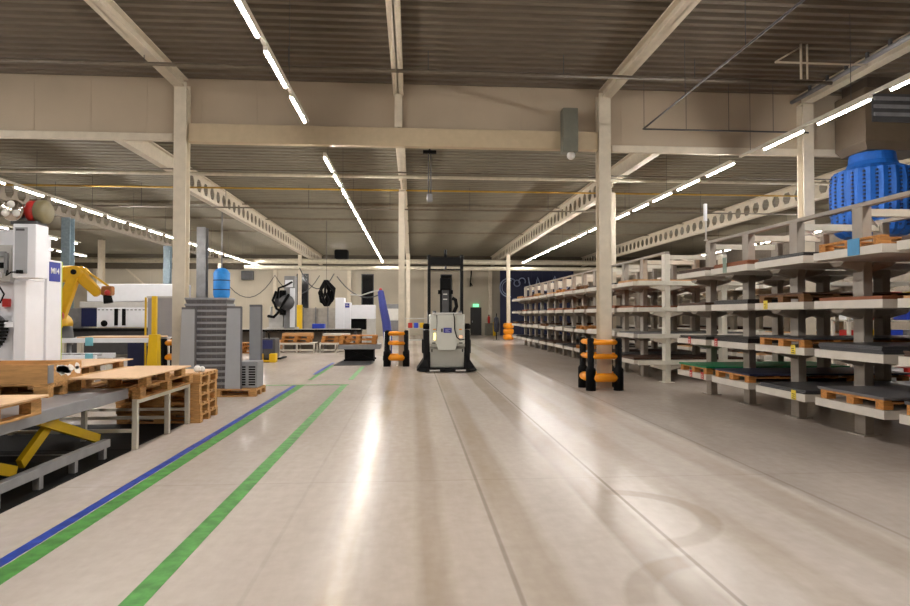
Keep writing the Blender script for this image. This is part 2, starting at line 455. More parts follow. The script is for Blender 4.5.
for i in range(7):  # unseen lamp row, added behind the pipes to brighten the back wall
    clone(lamp0, (-20.9+i*3.2, 43.6, 5.36), PI/2, 'unseen strip lamp added to light the back wall behind the pipes, %s from the left' % ORD[i], 'unseen strip lamps added for the back wall')
t = thing('lighting_track', 'unseen lighting track added for the back wall lamps behind the fat pale pipes', 'lighting track', (-21.9, 43.6, 5.45))
MB().box((0, -.03, 0), (21.2, .03, .04)).build('rail', M_offw, t)
for i in range(7): MB().cyl((.4+i*3.4, 0, .04), (.4+i*3.4, 0, HR-5.45), .005, n=6).build('hanger', M_greyd, t)
# ------------------------------------------------------------------ floor markings
def fline(x0, y0, x1, y1, m):
    return struct(MB().box((x0, y0, .0005), (x1, y1, .003)).build('floor_line', m))
fline(-2.69, -2, -2.60, 14, M_bluetape)
fline(-2.585, -2, -2.43, 14, M_greentape)
fline(-1.61, -2, -1.47, 14, M_greentape)
fline(-3.4, 14.05, -1.44, 14.17, M_greentape)
fline(-2.55, 15.2, -2.45, 19.5, M_greentape)
fline(-1.57, 15.2, -1.45, 19, M_greentape)
fline(-2.67, 16.6, -2.57, 20.6, M_bluetape)

# ------------------------------------------------------------------ column guards
def guard(x, y, label, hx=.37, hy=.37, right=True):
    t = thing('column_guard', label, 'barrier', (x, y, 0), 0, 'orange and black column barriers')
    for sx in (-1, 1):
        for sy in (-1, 1):
            MB().lathe([(.0, 0), (.105, 0), (.105, .44), (.09, .47), (.07, .49), (.07, 1.08), (.05, 1.11), (.001, 1.11)], (sx*(hx-.07), sy*(hy-.07), 0), n=18).build('post', M_dark, t)
    for z, r in ((.27, .095), (.72, .058), (1.02, .058)):
        for sy in (-1, 1): MB().cyl((-hx+.08, sy*(hy-.07), z), (hx-.08, sy*(hy-.07), z), r, n=14).build('rail', M_orange, t)
        for sx in (-1, 1): MB().cyl((sx*(hx-.07), -hy+.08, z), (sx*(hx-.07), hy-.08, z), r, n=14).build('rail', M_orange, t)
    return t
guard(4.08, 12.95, 'orange rail and black post barrier around the nearest right column')
guard(-.48, 19.3, 'orange rail and black post barrier around the middle column left of the forklift')
guard(-4.87, 13.28, 'orange rail and black post barrier around the left column, behind the yellow post', .34, .34)
t = thing('round_column_guard', 'fat orange ringed collar around the far column at the end of the racks', 'barrier', (6.15, 38.5, 0))
for i in range(3):
    MB().lathe([(.18, 0), (.30, .02), (.34, .1), (.34, .25), (.30, .33), (.18, .35)], (0, 0, .02+i*.36), n=24).build('ring', M_orange, t)

# ------------------------------------------------------------------ cantilever racks
LV = (.52, 1.15, 1.78, 2.41)            # tops of the tray lips
XU0, XU1, XT0, XT1 = 6.06, 7.46, 5.3, 8.22
PT = 1.383
LVN = ('bottom', 'second', 'third', 'top')
M_wpost = mat('white_rack_post', (226, 222, 210), .45, var=.04)

def upright_proto(parent, x, y, m, side=-1, top=3.05):
    b = MB(); w, d, tt = .13, .2, .02
    b.box((-w/2, -d/2, .012), (w/2, d/2, top), .008)
    u = b.build('upright', m, parent, (x, y, 0))
    MB().box((-.13, -.15, 0), (.13, .15, .014)).build('foot_plate', m, u)
    for z in LV:
        zt = z-.105
        pr = MB(); o = .36
        # saddle: wide tapered arm under two trays, deeper at the upright
        a0, a1 = (w/2, o)
        for s in (-1, 1):
            x0, x1 = s*a0, s*a1
            pts = []
            for xx, dz in ((x0, .13), (x1, .05)):
                pts.append([(xx, -.15, zt), (xx, .15, zt), (xx, .07, zt-dz), (xx, -.07, zt-dz)])
            p, q = pts
            pr.hexa([p[3], p[2], q[2], q[3], p[0], p[1], q[1], q[0]])
        pr.build('arm', m, u)
    return u

def rack(label, ys, off, white_end, m):
    t = thing('cantilever_rack', label, 'rack', (off, 0, 0))
    first = {}
    for k, y in enumerate(ys):
        for x in (XU0, XU1):
            mm = M_wpost if (white_end and k == 0) else m
            if mm.name not in first:
                first[mm.name] = upright_proto(t, x, y, mm)
            else:
                clone(first[mm.name], (x, y, 0), parent=t)
        MB().box((XU0+.066, y-.04, 2.93), (XU1-.066, y+.04, 3.03)).build('cross_rail', M_offw, t)
    for x in (XU0, XU1):
        MB().box((x-.05, ys[0]-.1, 3.052), (x+.05, ys[-1]+.1, 3.11), .006).build('top_rail', M_taupe, t)
    for k in range(len(ys)-1):
        MB().cyl((XU0+.1, ys[k]+.05, 3.0), (XU1-.1, ys[k+1]-.05, 3.0), .014, n=6).build('brace_rod', M_offw, t)
    if white_end:
        for z in LV:
            MB().box((XT0+.02, ys[0]-.17, z-.1), (XT1-.02, ys[0]-.105, z), .005).build('end_beam', M_wpost, t)
    return t

NY = [11.92-PT*k for k in range(6)]             # near uprights, from the gap towards the camera
FY = [14.12+PT*k for k in range(14)]            # far uprights
rack('taupe cantilever rack nearest the camera on the right', NY[::-1], 0, False, M_taupe)
rack('long cantilever rack beyond the gap with white end posts', FY, 0, True, M_taupe)
rack('white cantilever rack standing behind the long front rack', FY[:10], 3.95, True, M_offw)

# trays
def tray_mesh(x1, name='rack_tray'):
    ly = 1.17/2; b = MB(); x0 = XT0; w = x1-x0
    b.box((.03, -ly+.03, -.10), (w-.03, ly-.03, -.004))
    b.box((0, -ly, -.10), (.03, ly, 0)).box((w-.03, -ly, -.10), (w, ly, 0))
    b.box((.03, -ly, -.10), (w-.03, -ly+.03, 0)).box((.03, ly-.03, -.10), (w-.03, ly, 0))
    return b
tray0 = tray_mesh(XT1).build('rack_tray', M_trayw); tag(tray0, 'x', 'rack tray'); used0 = [False]
tray1 = tray_mesh(6.2).build('rack_tray', M_trayw); tag(tray1, 'x', 'rack tray'); used1 = [False]
def put_tray(x, y, z, label, group, short=False):
    src, u = (tray1, used1) if short else (tray0, used0)
    if not u[0]:
        u[0] = True; o = src; o.location = (x, y, z); o['label'] = label; o['group'] = group
    else: o = clone(src, (x, y, z), None, label, group)
    return o
# slatted bearer pallet for sheets
def bearer_mesh(L):
    ly = 1.06/2; b = MB()
    for i in range(int(L/.42)+1):
        x = min(i*.42, L-.1)
        b.box((x, -ly, .085), (x+.1, ly, .11))
    for yy in (-ly, -.06, ly-.12):
        b.box((0, yy, .065), (L, yy+.12, .085))
    n = max(3, int(L/.6))
    for i in range(n):
        x = (L-.12)*i/(n-1)
        for yy in (-ly, -.06, ly-.12): b.box((x, yy, 0), (x+.12, yy+.12, .065))
    return b
PAL = {}
def put_bearer(x, y, z, label, group, m, L=2.7):
    k = (m.name, L)
    if k not in PAL:
        PAL[k] = bearer_mesh(L).build('sheet_pallet', m, None, (x, y, z)); return tag(PAL[k], label, 'pallet', group)
    return clone(PAL[k], (x, y, z), None, label, group)
SHM = {}
def put_sheet(x, y, z, label, group, colr, th, L=2.78, wy=1.12):
    k = (colr, th, L, wy)
    if k not in SHM:
        b = MB(); n = max(1, int(th/.016)); h = th/n
        rr = random.Random(hash((len(colr), th)) & 255)
        for i in range(n):
            dx, dy = rr.uniform(0, .03), rr.uniform(-.012, .012)
            b.box((dx, -wy/2+dy, i*h), (L+dx, wy/2+dy, (i+1)*h-.0006))
        SHM[k] = b.build('sheet_stack', SHEET[colr], None, (x, y, z)); return tag(SHM[k], label, 'sheet stack', group)
    return clone(SHM[k], (x, y, z), None, label, group)

# near unit contents: (bay from gap, level) -> (bearer material, sheet colour, thickness)
NEAR = {
    (0, 0): ('o', 'green', .03), (1, 0): ('o', 'navy', .03), (2, 0): (None, 'dark grey', .05), (3, 0): ('o', 'grey', .035), (4, 0): ('o', 'dark grey', .035),
    (0, 1): (None, 'black', .05), (1, 1): (None, 'black', .07), (2, 1): ('o', 'dark grey', .02), (3, 1): (None, 'dark grey', .09), (4, 1): (None, 'dark brown', .06),
    (0, 2): (None, 'dark brown', .05), (1, 2): (None, 'black', .07), (2, 2): ('d', 'dark brown', .02), (3, 2): (None, 'rust brown', .04), (4, 2): (None, 'tan', .03),
    (0, 3): (None, 'dark brown', .06), (1, 3): (None, 'rust brown', .07), (2, 3): (None, 'black', .05), (3, 3): ('o', None, 0), (4, 3): (None, 'dark brown', .05),
}
M_woodd = wood('dark_pallet_wood', (128, 88, 52))
BM = {'o': M_woodo, 'd': M_woodd, 'l': M_wood}
BN = {'o': 'orange brown', 'd': 'dark', 'l': 'pale'}
def load(x, y, z, spec, where, grp, L=2.7):
    if spec is None: return
    bm_, colr, th = spec
    zz = z+.0005
    if bm_:
        put_bearer(x+.04, y, zz, '%s slatted pallet, %s' % (BN[bm_], where), grp+' pallets', BM[bm_], L)
        zz += .11
    if colr:
        put_sheet(x+.01, y, zz+.001, '%s sheet stack, %s' % (colr, where), grp+' sheets', colr, th, L+.04, 1.12 if bm_ else 1.07)
near_trays = {}
for k in range(5):
    yc = (NY[k]+NY[k+1])/2
    for l in range(4):
        w = 'nearest rack, %s level, %s bay from the gap' % (LVN[l], ORD[k])
        near_trays[k, l] = put_tray(XT0, yc, LV[l], 'pale steel tray, ' + w, 'nearest rack trays')
        load(XT0, yc, LV[l], NEAR[k, l], w, 'nearest rack')
rnd = random.Random(3)
for k in range(13):
    yc = (FY[k]+FY[k+1])/2
    for l in range(4):
        short = (k == 3)
        w = 'long rack, %s level, %s bay beyond the gap' % (LVN[l], ORD[k])
        put_tray(XT0, yc, LV[l], 'pale steel tray, ' + w, 'long rack trays', short)
        if short: spec, L = (rnd.choice('od'), None, 0), .78
        else:
            L = 2.7
            spec = rnd.choice({0: [(None, 'dark brown', .05), (None, 'black', .03), (None, 'dark grey', .05)],
                               1: [(None, 'dark brown', .05), (None, 'black', .03), ('d', 'black', .02), (None, 'white', .03), (None, 'grey', .03)],
                               2: [(None, 'rust brown', .07), (None, 'rust brown', .04), (None, 'dark brown', .05), (None, 'black', .04)],
                               3: [('o', None, 0), (None, 'rust brown', .05), (None, 'tan', .05), ('l', None, 0), (None, 'black', .04)]}[l])
        load(XT0, yc, LV[l], spec, w, 'long rack', L)
for k in range(9):
    yc = (FY[k]+FY[k+1])/2
    for l in range(4):
        w = 'white rack behind, %s level, %s bay beyond the gap' % (LVN[l], ORD[k])
        put_tray(XT0+3.95, yc, LV[l], 'pale steel tray, ' + w, 'white rack trays')
        spec = rnd.choice([None, (None, 'dark grey', .03), (None, 'dark brown', .05), (None, 'white', .03), (None, 'tan', .02)])
        load(XT0+3.95, yc, LV[l], spec, w, 'white rack')
# clipped location cards and clamps on tray fronts
def card(k, l, dy, m, label, w=.1, h=.13, mark=None):
    t = near_trays[k, l]
    c = MB().box((-.008, dy-w/2, -.095), (-.001, dy+w/2, -.095+h), .002).build('location_card', m, t); c['label'] = label
    if mark:
        b = MB()
        for i in range(3): b.box((-.0095, dy-w*.3, -.08+h*.22*i), (-.0081, dy+w*(.3-.12*(i % 2)), -.07+h*.22*i))
        b.build('card_print', mark, c)
card(0, 1, .05, M_red, 'red and white location card', mark=M_paper)
card(1, 1, .42, M_red, 'red and white location card', mark=M_paper)
card(0, 0, .0, M_red, 'red and white location card', mark=M_paper)
card(0, 0, -.45, M_red, 'red and white location card', mark=M_paper)
M_ycard = mat('yellow_card', (226, 200, 60), .6)
card(2, 1, -.35, M_ycard, 'yellow location card', mark=M_black)
card(2, 0, -.35, M_ycard, 'yellow location card', mark=M_black)
card(2, 2, .3, M_ycard, 'yellow location card', mark=M_black)
card(1, 3, .1, mat('green_grey_clamp', (120, 140, 124), .5), 'grey green clamp', w=.12, h=.26)
card(3, 3, -.15, mat('blue_clamp', (60, 140, 190), .5), 'blue clamp', w=.2, h=.2)
# white tag plates on the far upright tops
t = thing('rack_pole', 'slim white pole with a light tube on top, standing on the nearest rack', 'pole', (XU0-.1, 11.92, 3.11))
MB().box((-.03, -.03, 0), (.03, .03, .02)).cyl((0, 0, .01), (0, 0, .4), .018, n=8).build('pole', M_lgrey, t)
MB().box((-.04, -.03, .4), (.02, .03, .75), .01).build('head', M_white, t)

# small parts shelf glimpsed behind the near rack
t = thing('parts_shelf', 'white parts shelf seen through the near rack on the right', 'shelf', (9.5, 12.6, 0))
for sx in (0, 2.6):
    for sy in (0, .5): MB().box((sx-.03, sy-.03, 0), (sx+.03, sy+.03, 2.1)).build('post', M_offw, t)
for i in range(5): MB().box((-.03, -.03, .2+i*.42), (2.63, .53, .23+i*.42)).build('shelf_board', M_offw, t)
for i in range(5):
    for j in range(6):
        if (i*5+j*3) % 7 == 0: continue
        cn, cm = [('blue', M_bluebin), ('white', M_white), ('yellow', M_yellow), ('grey', M_grey), ('red', M_red)][(i*2+j*3) % 5]
        x, z = 9.58+j*.43, .231+i*.42
        b = MB(); b.box((x, 12.63, z), (x+.34, 13.02, z+.2), .015)
        tag(b.build('storage_bin', cm), '%s storage bin, %s board of the parts shelf, %s place from the left' % (cn, ('lowest', 'second lowest', 'middle', 'second highest', 'highest')[i], ORD[j]), 'bin', 'bins on the parts shelf')

# ------------------------------------------------------------------ blue filter bag and duct
t = thing('filter_unit', 'blue pleated filter bag hanging from a beige duct at upper right', 'filter', (9.9, 12.37, -.285)); t.scale = (1.178,)*3
b = MB(); ring = 44; prev = None
for r, z in [(.36, 4.53), (.38, 4.38), (.42, 4.3), (.64, 4.2), (.68, 3.95), (.675, 3.6), (.65, 3.3), (.6, 3.1), (.5, 3.02)]:
    rr = [b.bm.verts.new(((r-(.04 if (k % 2 and z < 4.3) else 0))*math.cos(2*PI*k/ring), (r-(.04 if (k % 2 and z < 4.3) else 0))*math.sin(2*PI*k/ring), z)) for k in range(ring)]
    if prev:
        for k in range(ring): b._f([prev[k], prev[(k+1) % ring], rr[(k+1) % ring], rr[k]])
    prev = rr
b._f(prev)
bag = b.build('filter_bag', M_bag, t)
b = MB()
for k in range(1, ring, 2):
    a = 2*PI*k/ring
    for i in range(15):
        z = 3.16+i*.068; r = .635+(.02 if z > 3.4 else -.015)
        b.box((r*math.cos(a)-.016, r*math.sin(a)-.016, z), (r*math.cos(a)+.016, r*math.sin(a)+.016, z+.03))
b.build('pleat_holes', M_navy, bag)['kind'] = 'stuff'
t2 = thing('ventilation_duct', 'beige louvred ventilation box above the blue filter bag', 'duct', (10.31, 12.37, -.285)); t2.scale = (1.178,)*3
M_duct = mat('beige_duct', (92, 79, 64), .5, var=.06)
MB().box((-.80, -.42, 4.66), (.9, .36, 5.62), .015).build('box', M_duct, t2)
MB().box((-.70, -.36, 5.62), (.85, .3, 5.83), .015).build('upper_box', mat('dark_duct', (74, 64, 54), .55), t2)
MB().hexa([(-.72, -.36, 4.53), (.5, -.36, 4.53), (.5, .3, 4.53), (-.72, .3, 4.53), (-.80, -.42, 4.66), (.9, -.42, 4.66), (.9, .36, 4.66), (-.80, .36, 4.66)]).build('hopper', M_duct, t2)
lf = MB().box((-.68, -.44, 5.0), (.35, -.42, 5.5)).build('louvre_panel', M_greyd, t2)
for i in range(3): MB().box((-.66, -.47, 5.1+i*.14), (.22, -.44, 5.16+i*.14)).build('slat', M_grey, lf)

# conduit, cable tray bracket, flood lamp at upper right
t = thing('cable_conduit', 'grey conduit with clips running along the upper right roof beam', 'conduit', (8.52, 6.0, 6.38))
t['label'] = 'grey conduit with clips running along the upper right roof beam'
MB().cyl((0, 0, 0), (0, 7.0, 0), .045, n=12).build('tube', M_grey, t)
for i in range(12): MB().box((-.02, .3+i*.55, .03), (.02, .36+i*.55, .15)).build('clip', M_greyd, t)
t = thing('flood_lamp', 'beige flood lamp fixed on the upper right roof beam', 'lamp', (8.8, 9.5, 6.62))
MB().box((-.2, -.2, -.2), (-.02, .2, .0), .02).build('head', M_duct, t)
MB().box((-.02, -.04, -.15), (.02, .04, -.02)).build('bracket', M_greyd, t)
t = thing('hanging_bracket', 'thin cream tubular bracket hung from the ribbed roof left of the conduit', 'bracket', (7.2, 10.7, 5.98))
b = MB(); b.cyl((0, 0, 0), (0, 0, .65), .022, n=8).build('post', M_cream, t)
MB().cyl((.12, 0, 0), (.12, 0, .65), .018, n=8).build('post', M_cream, t)
MB().cyl((-.5, 0, .3), (1.3, 0, .3), .02, n=8).build('arm', M_cream, t)
MB().cyl((-.5, 0, .3), (0, 0, .6), .015, n=8).build('brace', M_cream, t)
# black hanging rail: one leg along the fascia, one leg towards the camera
t = thing('hanging_rail', 'thin dark cornered rail hung before the fascia right of the barrier column', 'rail', (4.93, 12.6, 5.58))
MB().tube([(3.7, 0, 0), (0, 0, 0)], .018, 8).build('fascia_run', M_greyd, t)
MB().tube([(0, 0, 0), (0, -9.5, 0)], .018, 8).build('aisle_run', M_greyd, t)
for p in ((.02, 0), (.95, 0), (1.9, 0), (2.9, 0), (0, -2), (0, -4), (0, -6)):
    MB().cyl((p[0], p[1], .01), (p[0], p[1], 1.02), .006, n=6).build('hanger', M_greyd, t)
# grey box lamp on the fascia
t = thing('access_box', 'tall grey box with a round lamp below, on the fascia left of the barrier column', 'box', (3.39, 12.85, 5.1))
MB().box((-.165, -.12, 0), (.165, .14, .95), .015).build('housing', mat('grey_green_box', (112, 112, 100), .5), t)
MB().sphere((.03, -.02, -.06), .09, 8).build('lamp_globe', M_paper, t)

t = thing('chain_hoist', 'dark chain hoist hanging from the fascia beam above the forklift', 'hoist', (.42, 14.6, 0))
MB().box((-.16, -.05, 5.5), (.16, .05, 5.57)).build('bracket', M_dark, t)
MB().cyl((0, 0, 5.56), (0, 0, 6.25), .02, n=8).build('hanger', M_dark, t)
for x in (-.03, .03): MB().cyl((x, 0, 4.5), (x, 0, 5.52), .014, n=8).build('chain', M_greyd, t)
MB().box((-.07, -.05, 4.32), (.07, .05, 4.52), .02).build('hook_block', M_grey, t)

# ------------------------------------------------------------------ automatic forklift
t = thing('automated_forklift', 'white and black automated forklift with a tall mast, in the middle of the aisle', 'forklift', (.99, 17.1, 0))
M_agv = mat('forklift_body_paint', (206, 208, 200), .4, var=.03)
M_agv2 = mat('forklift_lower_paint', (168, 168, 160), .45, var=.03)
b = MB()
b.hexa([(-.475, -.02, .12), (.475, -.02, .12), (.475, 1.2, .12), (-.475, 1.2, .12), (-.485, -.02, .78), (.485, -.02, .78), (.485, 1.2, .78), (-.485, 1.2, .78)], .02)
b.build('lower_cover', M_agv2, t)
b = MB()
b.box((-.495, -.06, .775), (.495, 1.2, 1.62), .03, 3)
body = b.build('body', M_agv, t)
# raised centre hood that narrows at the lower corners
b = MB(); b.prism([(-.27, 1.6), (.22, 1.6), (.26, .76), (.22, .62), (-.25, .62), (-.3, .76)], 'Y', -.12, -.06)
hood = b.build('hood', M_agv, t)
b = MB(); b.prism([(-.497, .78), (-.3, .78), (-.25, .66), (.22, .66), (.27, .78), (.497, .78), (.497, .70), (-.497, .70)], 'Y', -.075, -.03)
b.build('hood_edge', M_agv2, t)
MB().box((-.42, -.1, 1.6), (.42, .25, 1.665), .02).build('top_cover', M_lgrey, t)
for s in (-1, 1): MB().lathe([(.001, 0), (.05, 0), (.05, .04), (.03, .06), (.001, .06)], (s*.36, -.03, 1.66), n=14).build('corner_sensor', M_greyd, t)
sc = MB().box((-.11, -.135, 1.10), (.12, -.12, 1.24), .005).build('screen', mat('screen_blue', (64, 66, 150), .3, var=.1, scale=30), t)
b = MB()
for i, w in enumerate((.13, .09, .15)): b.box((-.06, -.138, 1.13+i*.03), (-.06+w, -.1352, 1.142+i*.03))
b.build('screen_text', mat('screen_text_grey', (170, 172, 214), .4), sc)
MB().box((-.18, -.128, 1.12), (-.13, -.12, 1.22), .003).build('badge', M_greyd, t)
MB().box((-.38, -.075, .90), (-.33, -.06, 1.09), .006).build('signal_light', M_yled, t)['label'] = 'yellow signal light'
MB().box((.34, -.075, .96), (.42, -.06, 1.02), .006).build('signal_light', M_amber, t)['label'] = 'orange signal light'
for x in (-.36, .37): MB().box((x-.04, -.07, 1.18), (x+.04, -.06, 1.21), .003).build('orange_mark', M_orange, t)
for x in (-.38, .38): MB().box((x-.05, -.07, .80), (x+.05, -.06, .825), .003).build('slot', M_dark, t)
for x in (-.43, .43): MB().box((x-.015, -.03, .56), (x+.015, -.018, .64), .003).build('slot', M_dark, t)
MB().tube([(.17, -.1, 1.64), (.2, -.14, 1.5), (.2, -.135, 1.2), (.26, -.13, .98), (.36, -.11, .9), (.48, -.09, .92)], .014, 8).build('cable', M_dark, t)
MB().tube([(-.3, -.07, 1.62), (-.29, -.075, 1.4), (-.3, -.07, 1.15)], .008, 6).build('cable', M_greyd, t)
# black side bodies and bumper skirt
for s in (-1, 1):
    b = MB(); b.box((s*.497, .1, .3), (s*.66, 1.3, 1.18), .04)
    side = b.build('side_unit', M_black, t)
    MB().lathe([(.001, 0), (.09, 0), (.1, .05), (.1, .12), (.06, .16), (.001, .16)], (s*.58, .2, 1.2), n=14).build('scanner', M_dark, t)
    MB().box((s*.655, .3, .5), (s*.70, .9, .9), .02).build('side_pod', M_dark, t)
    b = MB(); b.hexa([(s*.48, -.12, .03), (s*.86, .1, .03), (s*.86, 1.1, .03), (s*.48, 1.1, .03), (s*.48, -.02, .55), (s*.60, .15, .42), (s*.60, 1.1, .42), (s*.48, 1.1, .55)], .015)
    b.build('wheel_cover', M_dark, t)
MB().prism([(-.80, 0), (-.62, -.28), (.62, -.28), (.80, 0), (.80, .3), (-.80, .3)], 'Z', .03, .105).build('bumper', M_dark, t)
for x in (-.36, .36): MB().box((x-.14, -.3, .04), (x+.14, -.283, .085), .004).build('bumper_plate', M_lgrey, t)
for x in (-.55, .55): MB().cyl((x-.05, .6, .11), (x+.05, .6, .11), .11, n=18).build('wheel', M_dark, t)
# mast
mz = 3.38
for s in (-1, 1):
    b = MB(); b.box((s*.485-.045, .85, .1), (s*.485+.045, 1.0, mz), .008)
    b.build('mast_rail', M_black, t)
MB().box((-.44, .86, mz-.3), (.44, .99, mz-.06), .01).build('mast_crossbar', M_black, t)
MB().box((-.44, .87, 2.93), (.44, .98, 2.97), .006).build('mast_tie', M_black, t)
MB().cyl((0, .92, mz-.06), (0, .92, mz+.16), .04, n=12).build('mast_finial', M_black, t)
MB().cyl((-.03, .84, mz-.38), (.03, .84, mz-.38), .06, n=16).build('pulley', M_greyd, t)
b = MB(); b.box((-.16, .9, 1.6), (-.10, 1.0, 2.7), .008).box((.10, .9, 1.6), (.16, 1.0, 2.7), .008)
b.build('inner_mast', M_black, t)
MB().box((-.16, .82, 2.35), (.15, 1.0, 2.68), .02).build('control_head', M_dark, t)
MB().box((-.1, .86, 1.62), (.1, .98, 2.35), .02).build('lift_column', M_greyd, t)
for z in (2.05, 2.2): MB().box((-.07, .845, z), (.05, .86, z+.03)).build('reflective_mark', M_paper, t)
for s in (-1, 1): MB().cyl((s*.22, .9, 2.28), (s*.14, .9, 2.28), .06, n=12).build('camera_pod', M_dark, t)
MB().tube([(.2, .9, 2.1), (.3, .9, 2.05), (.33, .88, 1.85), (.25, .88, 1.68), (.18, .9, 1.62)], .055, 8).build('hose_bundle', M_dark, t)

# ------------------------------------------------------------------ pallets
def pallet(label, loc, rz=0, group=None, m=M_wood, sx=1.2, sy=.8):
    t = thing('wooden_pallet', label, 'pallet', loc, rz, group)
    b = MB()
    for i in range(5):
        y = -sy/2+.005+i*(sy-.13)/4
        b.box((-sx/2, y, .122), (sx/2, y+.125, .144), .002)
    b.build('deck', m, t)
    for x in (-sx/2+.0725, 0, sx/2-.0725):
        MB().box((x-.0725, -sy/2, .1), (x+.0725, sy/2, .122), .002).build('stringer', m, t)
        for y in (-sy/2+.05, 0, sy/2-.05):
            MB().box((x-.0725, y-.05, .022), (x+.0725, y+.05, .1), .002).build('block', m, t)
    for y in (-sy/2+.05, 0, sy/2-.05):
        MB().box((-sx/2, y-.05, 0), (sx/2, y+.05, .022), .002).build('base_board', m, t)
    return t
def pcopy(src, label, loc, rz=0, group=None): return clone(src, loc, rz, label, group)
LOV = ('lowest', 'second lowest', 'middle', 'second highest', 'topmost')
p0 = pallet('lowest wooden pallet of the floor stack beyond the white table', (-3.72, 9.66, 0), 0, 'floor stack of pallets')
for i in range(1, 5):
    pcopy(p0, '%s wooden pallet of the floor stack beyond the white table' % LOV[i], (-3.72+random.uniform(-.02, .02), 9.66+random.uniform(-.015, .015), i*.1445), random.uniform(-.012, .012), 'floor stack of pallets')
tag(MB().box((-4.31, 9.28, .7225), (-3.14, 10.04, .735), .002).build('fibreboard_sheet', M_mdf), 'tan fibreboard sheet on the floor stack of pallets', 'board')
b = MB().sphere((-3.22, 9.4, .79), .055, 6); b.sphere((-3.17, 9.46, .78), .045, 6)
tag(b.build('crumpled_paper', M_paper), 'crumpled white paper on the corner of the floor stack of pallets', 'paper')
# white frame table with pallets and boards on it
t = thing('white_frame_table', 'long cream steel frame table carrying pallets and boards', 'table', (-3.29, 7.52, 0))
L = 1.68
for y in (0, .95, L):
    MB().box((-.03, y-.03, 0), (.03, y+.03, .54), .004).build('leg', M_offw, t)
    MB().box((-2.03, y-.03, 0), (-1.97, y+.03, .54), .004).build('leg', M_offw, t)
    MB().box((-1.97, y-.025, .2), (-.03, y+.025, .24), .004).build('low_rail', M_offw, t)
for x in (0, -1.0, -2.0): MB().box((x-.03, -.03, .54), (x+.03, L+.03, .595), .004).build('top_rail', M_offw, t)
for x in (-.6, ): 
    MB().box((x-.025, -.0, .1), (x+.025, .05, .54), .004).build('leg', M_offw, t)
pp = pallet('long wooden pallet lying along the front of the white frame table', (-3.62, 8.36, .5975), PI/2, None, M_wood, 1.74, .8)
pb = pallet('upper wooden pallet directly under the large fibreboard sheet', (-3.56, 8.13, .743), PI/2, None, M_wood, 1.25, .8)
tag(MB().box((-3.76, 6.95, .89), (-3.02, 8.58, .908), .002).build('fibreboard_sheet', M_mdf), 'large tan fibreboard sheet on the two pallets of the white frame table', 'board')
rp = pallet('lower wooden pallet at the rear of the white frame table', (-4.9, 8.9, .5975), PI/2, None, M_wood, 1.9, .8)
pcopy(rp, 'upper wooden pallet at the rear of the white frame table', (-4.9, 8.91, .743), PI/2)
tag(MB().box((-5.4, 7.7, .89), (-4.42, 10.0, .908), .002).build('fibreboard_sheet', M_mdf), 'tan fibreboard sheet at the rear of the white frame table, behind the large sheet', 'board')
# scissor lift table
t = thing('scissor_lift_table', 'grey topped scissor lift table with yellow arms at the left edge', 'lift table', (-3.34, 7.27, 0))
MB().box((-1.9, -4.2, .615), (0, .18, .735), .008).build('table_top', mat('worn_grey_top', (150, 150, 154), .35, .3, var=.08), t)
for x in (-.33, -1.5):
    for y0 in (-1.6, -3.1):
        MB().bar((x, y0+.62, .56), (x, y0+1.75, .15), .05, .1).build('scissor_arm', M_yellow, t)
        MB().bar((x-.07, y0+.45, .17), (x-.07, y0+1.05, .56), .05, .1).build('scissor_arm', M_yellow, t)
for x in (-.06, -1.75):
    MB().box((x-.04, -3.9, .13), (x+.04, -.2, .215), .004).build('base_rail', M_grey, t)
    for i in range(7): MB().box((x-.03, -3.8+i*.58, 0), (x+.03, -3.74+i*.58, .13)).build('base_leg', M_grey, t)
for y in (-.9, -2.4, -3.6): MB().box((-1.71, y-.03, .14), (-.10, y+.03, .2)).build('base_tie', M_greyd, t)
MB().box((-1.88, -4.1, .001), (.04, .17, .012)).build('shade_plate', M_dark, t)  # black plate added to deepen the shadow under the lift table
tag(MB().box((-5.6, 7.46, .001), (-3.33, 9.2, .01)).build('floor_surface', M_dark), 'black sheet added to deepen the shade under the white frame table', 'mat')  # dark sheet standing in for the deep shade below the frame table
# crate on pallet upon lift table
pallet('wooden pallet under the plywood crate on the lift table', (-4.38, 6.94, .7365), 0, None, M_wood, 1.2, .64)
t = thing('plywood_crate', 'open plywood crate with torn white labels on a pallet on the lift table', 'crate', (-4.38, 6.94, .882))
b = MB(); x, y, h = .6, .32, .2
b.box((-x, -y, 0), (x, -y+.02, h), .002).build('side_board', M_ply, t)
MB().box((-x, y-.02, 0), (x, y, h), .002).build('side_board', M_ply, t)
MB().box((x-.02, -y+.02, 0), (x, y-.02, h), .002).build('end_board', M_ply, t)
MB().box((-x, -y+.02, 0), (-x+.02, y-.02, h), .002).build('end_board', M_ply, t)
MB().box((-x+.02, -y+.02, 0), (x-.02, y-.02, .02)).build('bottom_board', M_ply, t)
MB().box((x-.002, -y-.006, .005), (x+.006, -y+.09, h-.01)).build('corner_strap', M_grey, t)
b = MB(); rr = random.Random(5)
for i in range(12):
    cy, cz, w, hh = -.17+rr.uniform(0, .42), .05+rr.uniform(0, .1), rr.uniform(.05, .10), rr.uniform(.03, .06)
    pts = [(cy+w*math.cos(a)*rr.uniform(.6, 1.1), cz+hh*math.sin(a)*rr.uniform(.6, 1.1)) for a in [2*PI*k/7 for k in range(7)]]
    b.prism(pts, 'X', x+.0005, x+.0025)
b.build('torn_labels', M_paper, t)
pcopy(p0, 'wooden pallet at the left edge under a fibreboard sheet on the lift table', (-3.62, 4.95, .7365), PI/2)
tag(MB().box((-4.4, 4.2, .882), (-3.19, 5.6, .9), .002).build('fibreboard_sheet', M_mdf), 'tan fibreboard sheet at the left edge in front of the plywood crate', 'board')

